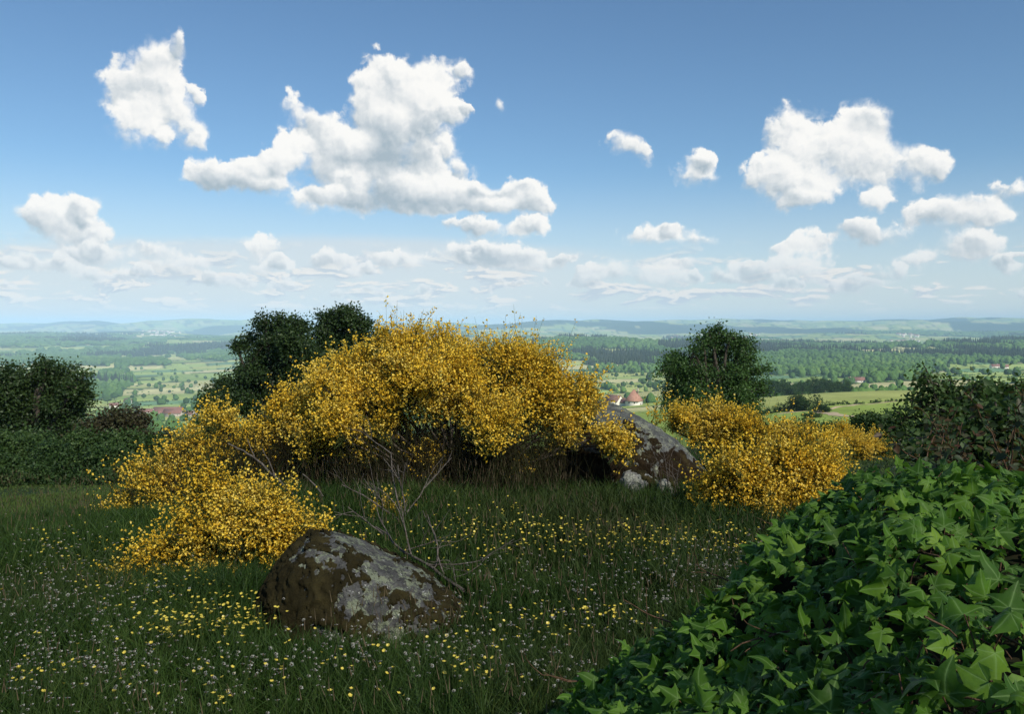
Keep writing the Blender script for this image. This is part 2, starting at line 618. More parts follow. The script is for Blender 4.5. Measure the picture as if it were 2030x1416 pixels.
M['hedge_leaf'] = leaf_mat('hedge_leaves', [(0.0, (0.0183, 0.0391, 0.0131)), (0.5, (0.0339, 0.0718, 0.0183)), (1.0, (0.0783, 0.1305, 0.0326))], 0.25, 0.55, 0.25, 0.7)
M['bramble_leaf'] = leaf_mat('bramble_leaves', [(0.0, (0.018, 0.036, 0.012)), (0.5, (0.032, 0.058, 0.016)), (0.7, (0.06, 0.05, 0.02)), (0.86, (0.085, 0.032, 0.016)), (1.0, (0.055, 0.085, 0.028))], 0.3, 0.5, 0.3, 3, (0.2, 0.1, 0.03))
M['buttercup'] = plain_mat('buttercup_petals', (0.80, 0.67, 0.12), (0.76, 0.58, 0.06), 0.35, 0.5, 90, 0.25)
M['stalk'] = plain_mat('flower_stalks', (0.045, 0.085, 0.02), (0.07, 0.10, 0.03), 0.7, 0.2, 20, 0.15)
M['plantain_white'] = plain_mat('plantain_stamens', (0.58, 0.58, 0.52), (0.45, 0.45, 0.40), 0.8, 0.1, 80, 0.3)
M['plantain_head'] = plain_mat('plantain_heads', (0.05, 0.035, 0.022), (0.10, 0.06, 0.03), 0.9, 0.1, 60)


def grass_mat():
    m, t, out = material('meadow_grass')
    at = t.n.new('ShaderNodeAttribute')
    at.attribute_name = 'tone'
    geo = t.n.new('ShaderNodeNewGeometry')
    n = t.noise(geo.outputs['Position'], 0.9, 4, 0.6).outputs[0]
    n2 = t.noise(geo.outputs['Position'], 0.22, 3, 0.5).outputs[0]
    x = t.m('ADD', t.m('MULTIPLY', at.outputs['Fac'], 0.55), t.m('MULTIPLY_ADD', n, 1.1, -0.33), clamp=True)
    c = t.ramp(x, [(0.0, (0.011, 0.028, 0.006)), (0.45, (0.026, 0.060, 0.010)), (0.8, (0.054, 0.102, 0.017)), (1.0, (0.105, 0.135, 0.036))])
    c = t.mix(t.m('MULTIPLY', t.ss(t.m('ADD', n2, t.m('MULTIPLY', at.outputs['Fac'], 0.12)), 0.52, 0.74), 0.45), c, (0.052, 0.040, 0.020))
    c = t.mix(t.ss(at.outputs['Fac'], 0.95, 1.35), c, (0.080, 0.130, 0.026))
    b = principled(t, c, 0.55, 0.2)
    tr = t.node('ShaderNodeBsdfTranslucent', Color=c)
    mx = t.node('ShaderNodeMixShader', Fac=0.25)
    t.l.new(b.outputs[0], mx.inputs[1])
    t.l.new(tr.outputs[0], mx.inputs[2])
    t.l.new(mx.outputs[0], out.inputs[0])
    return m


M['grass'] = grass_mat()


def soil_mat():
    m, t, out = material('meadow_turf')
    geo = t.n.new('ShaderNodeNewGeometry')
    n = t.noise(geo.outputs['Position'], 3.0, 8, 0.7)
    n2 = t.noise(geo.outputs['Position'], 0.3, 4, 0.6)
    c = t.ramp(n.outputs[0], [(0.25, (0.012, 0.020, 0.007)), (0.5, (0.024, 0.044, 0.012)), (0.75, (0.042, 0.066, 0.02))])
    c = t.mix(t.m('MULTIPLY', t.ss(n2.outputs[0], 0.5, 0.7), 0.4), c, (0.06, 0.05, 0.025))
    b = principled(t, c, 0.9, 0.1, n.outputs[0], 0.8, 0.05)
    t.l.new(b.outputs[0], out.inputs[0])
    return m


M['turf'] = soil_mat()


def land_mat():
    m, t, out = material('farmland')
    at = t.n.new('ShaderNodeAttribute')
    at.attribute_name = 'land'
    geo = t.n.new('ShaderNodeNewGeometry')
    n = t.noise(t.v('MULTIPLY', geo.outputs['Position'], (1, 0.35, 1)), 0.045, 8, 0.72).outputs[0]
    n2 = t.noise(geo.outputs['Position'], 0.9, 4, 0.7).outputs[0]
    f = t.m('MULTIPLY', t.lin(n, 0.3, 0.7, 0.74, 1.24), t.lin(n2, 0.3, 0.7, 0.80, 1.18))
    c = t.v('SCALE', at.outputs['Color'], s=f)
    b = principled(t, c, 0.95, 0.05)
    t.l.new(b.outputs[0], out.inputs[0])
    return m


M['land'] = land_mat()

# ---------------------------------------------------------------- the lie of the land
T_PX = [-1400, 0, 250, 500, 800, 1100, 1300, 1500, 1750, 2030, 3400]
T_Y = [0.3, 1, 2.2, 4, 6, 8.5, 12, 17, 24, 38, 70, 130, 200, 300, 420, 520, 680, 800, 1100, 1500, 2000, 2600, 3300, 4200, 5500, 7500, 10000, 13000, 17000, 23000, 30000]
T_Z = np.array([
    [0] * 11, [0] * 11, [0] * 11, [0] * 11,
    [-.3, -.15, -.08, 0, 0, 0, 0, 0, 0, 0, 0],
    [-.7, -.4, -.25, -.05, .05, .08, .05, 0, -.1, -.1, -.1],
    [-1.3, -.85, -.7, -.4, -.25, -.2, -.25, -.4, -.55, -.5, -.5],
    [-2, -1.6, -1.5, -1.2, -1.1, -1, -1, -1.05, -1.05, -1, -1],
    [-3.4, -3, -2.9, -2.6, -2.4, -2.2, -2, -1.9, -1.7, -1.7, -1.8],
    [-7, -6.5, -6.3, -5.8, -5.2, -4.6, -4, -3.6, -3.4, -3.4, -3.6],
    [-15, -14, -13.5, -13, -12, -10.5, -9, -8, -7.6, -7.6, -8],
    [-27, -26, -25, -24, -22, -19, -16, -14, -13.2, -13, -13.5],
    [-39, -38, -37, -35, -32, -28, -24, -20, -18.4, -18, -18.5],
    [-53, -52, -51, -49, -45, -39, -33, -27.5, -24.8, -24.5, -25],
    [-67, -66, -65, -62, -57, -49, -42, -34, -30.2, -30, -31],
    [-77, -76, -75, -72, -66, -57, -49.5, -44, -42, -41, -42],
    [-92, -91, -90, -86, -79, -69, -59.5, -59, -60, -58, -58],
    [-102, -102, -101, -97, -90, -80, -72, -71, -70, -68, -68],
    [-122, -122, -122, -117, -108, -98, -92, -86, -78, -75, -75],
    [-138, -138, -138, -132, -122, -110, -103, -96, -88, -84, -84],
    [-150, -151, -152, -146, -134, -118, -108, -102, -95, -92, -92],
    [-158, -160, -160, -152, -138, -112, -104, -100, -94, -92, -92],
    [-160, -164, -166, -155, -136, -95, -92, -90, -90, -84, -80],
    [-150, -158, -165, -152, -120, -68, -80, -88, -98, -80, -60],
    [-140, -150, -150, -140, -120, -100, -105, -120, -120, -110, -90],
    [-110, -100, -122, -130, -120, -120, -120, -120, -115, -110, -100],
    [-100, -105, -130, -130, -110, -95, -90, -85, -85, -80, -70],
    [-60, -80, -100, -85, -60, 0, 34, 44, 22, 34, 40],
    [-20, -20, 25, 65, 25, 10, 25, 20, 40, 62, 60],
    [-120] * 11, [-160] * 11], float)
T_AZ = np.arctan((np.array(T_PX) - CX) / F)


def cr(p0, p1, p2_, p3, t):
    return p1 + 0.5 * t * (p2_ - p0 + t * (2 * p0 - 5 * p1 + 4 * p2_ - p3 + t * (3 * (p1 - p2_) + p3 - p0)))


def height(x, y):
    x, y = np.asarray(x, float), np.asarray(y, float)
    az = np.arctan2(x, y)
    r = np.hypot(x, y)
    Y = np.clip(r * np.maximum(np.cos(az), 0.45), 0.3, 29999)
    u = np.clip(np.interp(az, T_AZ, np.arange(11)), 0, 9.9999)
    w = np.clip(np.interp(np.log(Y), np.log(T_Y), np.arange(len(T_Y))), 0, len(T_Y) - 1.0001)
    i, j = u.astype(int), w.astype(int)
    fu, fw = u - i, w - j
    rows = []
    for dj in (-1, 0, 1, 2):
        jj = np.clip(j + dj, 0, len(T_Y) - 1)
        rows.append(cr(*[T_Z[jj, np.clip(i + di, 0, 10)] for di in (-1, 0, 1, 2)], fu))
    z = cr(*rows, fw)
    amp = np.interp(np.log(np.maximum(Y, 1)), np.log([1, 8, 40, 200, 1000, 2500, 5000, 9000, 13000, 18000]), [0, 0.05, 0.2, 1.0, 2.5, 8, 28, 70, 150, 170])
    sc = np.interp(np.log(np.maximum(Y, 1)), np.log([1, 10, 100, 1000, 5000, 12000]), [1.5, 4, 20, 160, 700, 1500])
    # noise octaves chosen by distance; each with a fixed place in the world
    n = np.zeros_like(z)
    for k, (s_, lo, hi) in enumerate([(1.6, 0, 14), (5, 6, 60), (24, 40, 400), (160, 250, 2500), (620, 1500, 9000), (1500, 5000, 40000)]):
        wgt = np.clip((Y - lo) / (lo * 0.6 + 0.5), 0, 1) * np.clip((hi - Y) / (hi * 0.4), 0, 1)
        if wgt.size and wgt.max() > 0:
            n = n + wgt * (fbm(p2(x / s_, y / s_, 3.7 + k), 3, 40 + k) - 0.5) * 2
    far = np.clip((np.abs(az) - 1.0) / 0.5, 0, 1)
    return z + n * amp * (1 - 0.6 * far)


def hz(x, y):
    return float(height(np.array([x]), np.array([y]))[0])


def G(px, Y, dz=0.0):
    """ground point under the photo column px at depth Y"""
    x = (px - CX) / F * Y
    return np.array([x, Y, hz(x, Y) + dz])


def screen(x, y, z):
    return CX + F * x / y, HY - F * (z - ZC) / y


def in_poly(px, py, poly):
    poly = np.asarray(poly, float)
    a = np.zeros(px.shape, bool)
    j = len(poly) - 1
    for i in range(len(poly)):
        xi, yi = poly[i]
        xj, yj = poly[j]
        c = ((yi > py) != (yj > py)) & (px < (xj - xi) * (py - yi) / (yj - yi + 1e-9) + xi)
        a ^= c
        j = i
    return a


FORESTS = [   # outlines of the woods as they lie in the valley (photo columns and rows of their ground), near and far limits
    ([(1040, 700), (1060, 672), (1140, 668), (1300, 676), (1500, 678), (1700, 684), (1850, 684), (2060, 672), (2060, 722), (1940, 718), (1880, 724), (1850, 742), (1800, 757), (1700, 755), (1640, 747), (1560, 744), (1510, 740), (1420, 730), (1300, 724), (1200, 724), (1130, 716)], 1200, 5200),
    ([(-60, 704), (100, 696), (300, 684), (500, 681), (500, 692), (400, 696), (330, 704), (235, 709), (205, 727), (100, 724), (-60, 727)], 2200, 5800),
    ([(-60, 664), (200, 668), (330, 672), (330, 681), (-60, 690)], 5000, 9000),
    ([(226, 716), (330, 712), (340, 724), (300, 727), (226, 729)], 2000, 4800),
    ([(340, 704), (500, 694), (500, 716), (372, 713)], 2500, 5200),
    ([(150, 750), (262, 748), (262, 765), (240, 775), (232, 790), (150, 800)], 900, 2600),
    ([(205, 736), (258, 727), (258, 738), (240, 744), (205, 744)], 1800, 3000),
    ([(1160, 732), (1300, 728), (1330, 738), (1200, 738)], 1400, 2600),
]
CLEAR = [([(1690, 694), (1850, 689), (1880, 698), (1700, 704)], 2000, 4500), ([(1180, 690), (1290, 694), (1290, 700), (1190, 700)], 2000, 5000)]


def forest_mask(x, y, z):
    px, py = screen(x, y, z)
    m = np.zeros(x.shape, bool)
    wob = np.stack([fbm(p2(px / 22, py / 7), 3, 91), fbm(p2(px / 22, py / 7), 3, 95)]) - 0.5
    px, py = px + wob[0] * 40, py + wob[1] * 14
    for poly, lo, hi in FORESTS:
        m |= in_poly(px, py, poly) & (y > lo) & (y < hi)
    for poly, lo, hi in CLEAR:
        m &= ~(in_poly(px, py, poly) & (y > lo) & (y < hi))
    # the distant country: patchy woods
    n = fbm(p2(x / 900, y / 1500), 4, 77)
    m |= (y > 5600) & (n > 0.53)
    return m


def field_coords(x, y):
    u = x * 0.96 + y * 0.28 + 70 * np.sin(y / 470) + 30 * np.sin(x / 190)
    v = y * 0.96 - x * 0.28 + 60 * np.sin(x / 330) + 40 * np.sin(y / 260)
    h, w = 150.0, 190.0
    j = np.floor(v / h)
    uu = u + w * np.mod(j * 0.618, 1.0)
    i = np.floor(uu / w)
    return i, j, uu / w - i, v / h - j, w, h


PAL = np.array([[.25, .32, .085], [.31, .345, .11], [.20, .28, .075], [.37, .37, .155], [.26, .335, .10], [.12, .22, .11], [.42, .40, .20], [.22, .30, .085]])


def land_color(x, y, z):
    i, j, fu, fv, w, h = field_coords(x, y)
    r = hash3(i, j, np.zeros_like(i), 5)
    c = PAL[(r * len(PAL)).astype(int) % len(PAL)] * (0.85 + 0.3 * hash3(i, j, np.ones_like(i), 6))[:, None]
    edge = np.minimum(np.minimum(fu, 1 - fu) * w, np.minimum(fv, 1 - fv) * h)
    c = np.where(((edge < 5) & (y > 450))[:, None], np.array([.055, .085, .03]), c)
    # the near hillside: one green pasture, bleached towards its brow
    near = np.clip((560 - y) / 60, 0, 1)[:, None]
    px, py = screen(x, y, z)
    brow = np.clip((y - 250) / 90, 0, 1)[:, None] * (px > 1450)[:, None]
    c = c * (1 - near) + near * (np.array([.20, .275, .06]) * (1 - brow) + np.array([.29, .325, .105]) * brow)
    f = forest_mask(x, y, z)
    c = np.where(f[:, None], np.array([.022, .040, .014]), c)
    far = np.clip((y - 5500) / 2500, 0, 1)[:, None]
    c = c * (1 - far) + far * np.where(f[:, None], np.array([.022, .045, .022]), c * 0.95)
    return c


LAND_Z = []


def build_ground():
    a_in = np.linspace(R_(-37), R_(37), 470)
    a_out = np.linspace(R_(37), R_(323), 92)[1:-1]
    az = np.concatenate([a_in, a_out])
    n = len(az)
    r_near = np.exp(np.linspace(math.log(0.5), math.log(34), 100))
    r_far = np.exp(np.linspace(math.log(34), math.log(25500), 350))
    for name, rr, mat in (('meadow', r_near, M['turf']), ('valley', r_far, M['land'])):
        A, Rr = np.meshgrid(az, rr)
        x, y = (np.sin(A) * Rr).ravel(), (np.cos(A) * Rr).ravel()
        z = height(x, y)
        k = len(rr)
        i, j = np.meshgrid(np.arange(k - 1), np.arange(n), indexing='ij')
        q = np.stack([i * n + j, (i + 1) * n + j, (i + 1) * n + (j + 1) % n, i * n + (j + 1) % n], -1).reshape(-1, 4)[:, ::-1]
        v = np.stack([x, y, z], -1)
        LAND_Z.extend([z.min(), z.max()])
        if name == 'meadow':                         # close the middle
            v = np.concatenate([v, [[0, 0, hz(0, 0.3)]]])
            c = len(v) - 1
            tri = np.stack([np.full(n, c), np.arange(n), (np.arange(n) + 1) % n], -1)[:, ::-1]
            me = mesh(name, v, [q, tri], mat, smooth=True)
        else:
            me = mesh(name, v, q, mat, smooth=True, attrs={'land': land_color(x, np.abs(y) + 1e-3, z)})
        tag(obj(name, me), kind='structure')


build_ground()


def build_track():
    """pale farm track across the green hillside"""
    pts = [(1528, 803, 235), (1560, 801, 238), (1592, 799, 240), (1612, 801, 228), (1630, 808, 210), (1655, 819, 190), (1700, 826, 176)]
    top = [(1640, 797, 246), (1690, 792, 262), (1740, 789, 275), (1800, 786, 290), (1870, 783, 300)]
    m = plain_mat('track_gravel', (0.42, 0.34, 0.22), (0.34, 0.28, 0.19), 0.95, 0.05, 0.3)
    for name, pp, wd in (('path', pts, 1.5), ('path', top, 0.7)):
        g = np.array([G(a, c)[:2] for a, b, c in pp])
        s = np.linspace(0, len(g) - 1, 40)
        c = np.stack([np.interp(s, np.arange(len(g)), g[:, k]) for k in (0, 1)], -1)
        c = np.concatenate([c[:1], (c[:-2] + c[1:-1] * 2 + c[2:]) / 4, c[-1:]])
        d = unit(np.gradient(c, axis=0))
        nrm = np.stack([-d[:, 1], d[:, 0]], -1)
        wv = wd * (0.8 + 0.5 * rng.random(len(c)))[:, None]
        rows = [c + nrm * wv * q for q in (-1, -0.3, 0.3, 1)]
        v = np.concatenate([np.column_stack([q, height(q[:, 0], q[:, 1]) + (0.10 if 0 < k < 3 else 0.05)]) for k, q in enumerate(rows)])
        k = len(c)
        f = np.concatenate([np.stack([np.arange(k - 1) + r * k, np.arange(1, k) + r * k, np.arange(1, k) + (r + 1) * k, np.arange(k - 1) + (r + 1) * k], -1) for r in range(3)])
        tag(obj(name, mesh(name, v, f[:, ::-1], m)), kind='structure')


build_track()

# ---------------------------------------------------------------- air
def build_haze():
    m = bpy.data.materials.new('haze')
    m.use_nodes = True
    m.node_tree.nodes.clear()
    t = NT(m.node_tree)
    v = t.n.new('ShaderNodeVolumePrincipled')
    v.inputs['Color'].default_value = (0.50, 0.74, 1.0, 1)
    v.inputs['Density'].default_value = HAZE
    v.inputs["Anisotropy"].default_value = -0.3
    out = t.n.new('ShaderNodeOutputMaterial')
    t.l.new(v.outputs[0], out.inputs['Volume'])
    x, z0, z1 = 27000, min(LAND_Z) - 5, max(LAND_Z) + 25
    v_ = np.array([[-x, -x, z0], [x, -x, z0], [x, x, z0], [-x, x, z0], [-x, -x, z1], [x, -x, z1], [x, x, z1], [-x, x, z1]], float)
    f = [[3, 2, 1, 0], [4, 5, 6, 7], [0, 1, 5, 4], [1, 2, 6, 5], [2, 3, 7, 6], [3, 0, 4, 7]]
    o = obj('haze', mesh('haze', v_, np.array(f), m))
    tag(o, kind='stuff')


HAZE = 7.5e-5
build_haze()

# ---------------------------------------------------------------- the far woods, hedges and field trees
import bmesh


def ico(sub):
    bm = bmesh.new()
    bmesh.ops.create_icosphere(bm, subdivisions=sub, radius=1)
    v = np.array([q.co[:] for q in bm.verts])
    f = np.array([[q.index for q in t.verts] for t in bm.faces])
    bm.free()
    return v, f


def crown_mesh(name, mat, seed, sub=3, conifer=False, flat=1.0):
    v, f = ico(sub)
    d, _ = worley(v * 1.9 + seed * 7, seed)
    d2, _ = worley(v * 4.6 + seed * 3, seed + 1)
    r = 1.12 - 0.45 * d ** 1.5 - 0.22 * d2 + 0.25 * (fbm(v * 1.2 + seed, 2, seed) - 0.5)
    v = v * r[:, None]
    if conifer:
        h = (v[:, 2] + 1.1) / 2.2
        v[:, :2] *= (np.clip(1.05 - h, 0.05, 1) * 0.75)[:, None]
        v[:, 2] *= 1.5
    else:
        v[:, 2] = np.where(v[:, 2] < 0, v[:, 2] * 0.62, v[:, 2]) * flat
    v[:, 2] -= v[:, 2].min()
    return mesh(name, v, f, mat, smooth=True)


def far_leaf(name, stops):
    m, t, out = material(name)
    oi = t.n.new('ShaderNodeObjectInfo')
    tc = t.n.new('ShaderNodeTexCoord')
    n = t.noise(tc.outputs['Object'], 5, 4, 0.7)
    big = t.noise(oi.outputs['Location'], 0.004, 3, 0.5).outputs[0]
    x = t.m('ADD', t.m('MULTIPLY', oi.outputs['Random'], 0.40), t.m('MULTIPLY_ADD', n.outputs[0], 0.5, t.m('MULTIPLY_ADD', big, 1.0, -0.5)), clamp=True)
    b = principled(t, t.ramp(x, stops), 0.9, 0.05, n.outputs[0], 1.0, 0.5)
    t.l.new(b.outputs[0], out.inputs[0])
    return m


M['wood_far'] = far_leaf('woodland_leaves', [(0.0, (0.030, 0.066, 0.020)), (0.5, (0.066, 0.132, 0.034)), (1.0, (0.145, 0.22, 0.052))])
M['pine_far'] = far_leaf('conifer_needles', [(0.0, (0.020, 0.030, 0.018)), (0.5, (0.028, 0.040, 0.022)), (1.0, (0.045, 0.055, 0.03))])
M['tree_far'] = far_leaf('field_tree_leaves', [(0.0, (0.020, 0.045, 0.016)), (0.5, (0.035, 0.072, 0.022)), (1.0, (0.065, 0.105, 0.03))])

SRC = {}
for k in range(3):
    SRC['wood', k] = bpy.data.objects.new('woodland_crown', crown_mesh('woodland_crown', M['wood_far'], 3 + k))
SRC['pine', 0] = bpy.data.objects.new('conifer_crown', crown_mesh('conifer_crown', M['pine_far'], 9, 2, True))


def instancer(name, pts, scale, sources):
    """one object that stands a crown on each of its points"""
    me = bpy.data.meshes.new(name)
    me.vertices.add(len(pts))
    me.vertices.foreach_set('co', np.asarray(pts, np.float32).ravel())
    me.attributes.new('size', 'FLOAT_VECTOR', 'POINT').data.foreach_set('vector', np.asarray(scale, np.float32).ravel())
    o = bpy.data.objects.new(name, me)
    COL.objects.link(o)
    g = bpy.data.node_groups.new(name, 'GeometryNodeTree')
    g.interface.new_socket('Geometry', in_out='INPUT', socket_type='NodeSocketGeometry')
    g.interface.new_socket('Geometry', in_out='OUTPUT', socket_type='NodeSocketGeometry')
    n, l = g.nodes, g.links
    gi, go = n.new('NodeGroupInput'), n.new('NodeGroupOutput')
    at = n.new('GeometryNodeInputNamedAttribute')
    at.data_type = 'FLOAT_VECTOR'
    at.inputs['Name'].default_value = 'size'
    rv = n.new('FunctionNodeRandomValue')
    rv.data_type = 'FLOAT_VECTOR'
    rv.inputs[0].default_value = (0, 0, 0)
    rv.inputs[1].default_value = (0, 0, 6.283)
    jo = n.new('GeometryNodeGeometryToInstance')
    for s in sources:
        oi = n.new('GeometryNodeObjectInfo')
        oi.inputs['Object'].default_value = s
        l.new(oi.outputs['Geometry'], jo.inputs[0])
    ip = n.new('GeometryNodeInstanceOnPoints')
    l.new(gi.outputs[0], ip.inputs['Points'])
    l.new(jo.outputs[0], ip.inputs['Instance'])
    ip.inputs['Pick Instance'].default_value = True
    l.new(rv.outputs[0], ip.inputs['Rotation'])
    l.new(at.outputs['Attribute'], ip.inputs['Scale'])
    l.new(ip.outputs[0], go.inputs[0])
    o.modifiers.new('crowns', 'NODES').node_group = g
    return o


def build_woods():
    # candidate points spread evenly over the picture-facing country, thinned by distance
    n = 260000
    az = R_(-36) + R_(72) * rng.random(n)
    Y = np.exp(np.log(820) + rng.random(n) * np.log(9500 / 820))
    x = np.tan(az) * Y
    z = height(x, Y)
    f = forest_mask(x, Y, z)
    keep = f & (rng.random(n) < np.clip(0.30 + 0.10 * (Y / 3000), 0, 0.5))
    x, Y, z = x[keep], Y[keep], z[keep]
    s = np.maximum(6.5, Y / 330) * (0.7 + 0.6 * rng.random(len(x)))
    con = (fbm(p2(x / 380, Y / 700), 3, 21) > 0.625) & (Y > 2300)
    pts = np.stack([x, Y, z - 2], -1)
    sz = np.stack([s, s, np.minimum(s, 9) * (1.15 + 0.5 * rng.random(len(s)))], -1)
    tag(instancer('forest', pts[~con], sz[~con], [SRC['wood', k] for k in range(3)]), kind='stuff')
    szc = sz[con] * np.array([0.75, 0.75, 0.9])
    tag(instancer('conifer_forest', pts[con], szc, [SRC['pine', 0]]), kind='stuff')
    # hedges along the field edges
    n = 330000
    az = R_(-36) + R_(72) * rng.random(n)
    Y = 1 / (1 / 5200 + rng.random(n) * (1 / 520 - 1 / 5200))
    x = np.tan(az) * Y
    i, j, fu, fv, w, h = field_coords(x, Y)
    e1 = np.minimum(fu, 1 - fu) * w
    e2 = np.minimum(fv, 1 - fv) * h
    side = np.where(fv > 0.5, j + 1, j)
    pres = np.where(e2 < e1, hash3(i, side, np.full_like(i, 3), 31), hash3(i + (fu > 0.5), j, np.full_like(i, 4), 32))
    m = (np.minimum(e1, e2) < np.maximum(2.2, Y / 900)) & (pres > 0.25)
    x, Y, pres = x[m], Y[m], pres[m]
    z = height(x, Y)
    ok = ~forest_mask(x, Y, z)
    x, Y, z, pres = x[ok], Y[ok], z[ok], pres[ok]
    px, py = screen(x, Y, z)
    tall = (rng.random(len(x)) < 0.05 + 0.10 * (pres > 0.72))
    s = np.where(tall, 4.0 + 2.5 * rng.random(len(x)), 1.5 + 1.0 * rng.random(len(x)))
    s = np.maximum(s, Y / 1500)
    hgt = np.where(tall, s * (1.1 + 0.5 * rng.random(len(x))), 0.9 + 0.9 * rng.random(len(x)))
    tag(instancer('hedgerows', np.stack([x, Y, z - 0.3], -1), np.stack([s, s, hgt], -1), [SRC['wood', k] for k in range(3)]), kind='stuff')


build_woods()

TREE_L = [(285, 791, 1), (310, 796, 1.2), (347, 791, 1), (369, 804, 1.2), (388, 796, 1.2), (270, 815, 1.7), (362, 777, 1.2), (319, 779, 1), (316, 765, 1.1), (295, 769, 1),
          (326, 769, .8), (350, 760, 1), (374, 760, 1), (388, 763, 1.2), (303, 756, 1), (324, 756, .9), (340, 753, .9), (407, 753, .9), (421, 756, .9), (255, 758, 1), (274, 758, .9),
          (347, 744, .9), (236, 751, 1), (246, 749, .9), (336, 780, .8), (227, 793, 1.8), (213, 800, 1.5), (402, 806, 1.3), (410, 790, 1.1), (244, 776, 1.1), (430, 770, 1), (445, 762, .9),
          (262, 790, .8), (395, 779, .8), (332, 799, .7)]
TREE_C = [(1193, 746, 1), (1214, 746, .8), (1222, 749, 1), (1240, 743, .6), (1256, 742, 1.3), (1262, 746, .7), (1177, 738, 1), (1156, 740, 1), (1162, 756, 1), (1171, 756, 1), (1236, 769, 1.1),
          (1276, 765, 1.5), (1287, 756, 1.3), (1200, 738, .8), (1289, 772, 1.4), (1226, 770, .9), (1300, 776, 1.4), (1268, 772, 1.1), (1308, 765, 1.3), (1320, 775, 1.4), (1180, 764, 1.1), (1252, 766, .9)]
TREE_R = [(1892, 744, 1.5), (1913, 728, 1), (1971, 728, 1.2), (1982, 728, 1.2), (1999, 747, 1.5), (2016, 749, 1.4), (1930, 735, .8), (1840, 738, 1), (1858, 741, .8), (1950, 741, .8), (1880, 730, .9)]


def ground_depth(px, py, lo, hi):
    """depth at which the ground under photo column px is seen in row py"""
    Y = np.linspace(lo, hi, 300)
    x = (px - CX) / F * Y
    q = screen(x, Y, height(x, Y))[1]
    return float(Y[np.argmin(np.abs(q - py))])


def build_field_trees():
    tr = Tubes()
    tr.add([[0, 0, -1.0], [0.02, 0, 0.25], [0, 0.03, 0.7]], [0.09, 0.06, 0.04], 6)
    trunk = tr.mesh('trunk', M['bark'])
    crowns = [crown_mesh('crown', M['tree_far'], 31 + k, 3, flat=0.95 + 0.1 * k) for k in range(4)]
    k = 0
    for lst, lo, hi, lab, grp in ((TREE_L, 1000, 3600, 'small round tree dotted among the pale pastures left of the tall dark trees', 'field trees of the left valley'),
                                  (TREE_C, 720, 2600, 'small round tree in the green fields beyond the white gabled farmhouse', 'field trees beyond the farmhouse'),
                                  (TREE_R, 1150, 2600, 'round tree beside the striped pale fields behind the young hazel', 'field trees of the right valley')):
        for px, py, s in lst:
            Y = ground_depth(px, py, lo, hi)
            g = G(px, Y)
            e = empty('field_tree', g, lab, 'tree', grp)
            sz = 5.2 * s * (0.9 + 0.2 * rng.random()) * (Y / 1700) ** 0.35
            a = obj('trunk', trunk, e, (0, 0, 0))
            a.scale = (sz, sz, sz)
            c = obj('crown', crowns[k % 4], e, (0, 0, sz * 0.35))
            c.scale = (sz, sz, sz * (0.85 + 0.3 * rng.random()))
            c.rotation_euler = (0, 0, rng.random() * 6.28)
            k += 1


build_field_trees()

# ---------------------------------------------------------------- buildings of the valley
M['wall_white'] = plain_mat('limewash', (0.74, 0.70, 0.64), (0.62, 0.58, 0.52), 0.9, 0.1, 0.6)
M['wall_stone'] = plain_mat('rubble_stone', (0.42, 0.37, 0.31), (0.33, 0.29, 0.25), 0.9, 0.1, 0.8)
M['roof_red'] = plain_mat('red_tiles', (0.23, 0.115, 0.09), (0.16, 0.085, 0.07), 0.85, 0.15, 0.7)
M['roof_brown'] = plain_mat('brown_tiles', (0.20, 0.115, 0.09), (0.14, 0.085, 0.07), 0.85, 0.15, 0.7)
M['roof_pink'] = plain_mat('pale_pink_tiles', (0.36, 0.20, 0.145), (0.27, 0.15, 0.11), 0.85, 0.15, 0.7)
M['opening'] = plain_mat('dark_openings', (0.03, 0.03, 0.035), None, 0.3, 0.5)
M['timber'] = plain_mat('door_timber', (0.10, 0.07, 0.045), None, 0.8, 0.2)


def box(c0, c1):
    x0, y0, z0 = c0
    x1, y1, z1 = c1
    v = np.array([[x0, y0, z0], [x1, y0, z0], [x1, y1, z0], [x0, y1, z0], [x0, y0, z1], [x1, y0, z1], [x1, y1, z1], [x0, y1, z1]], float)
    return v, np.array([[3, 2, 1, 0], [4, 5, 6, 7], [0, 1, 5, 4], [1, 2, 6, 5], [2, 3, 7, 6], [3, 0, 4, 7]])


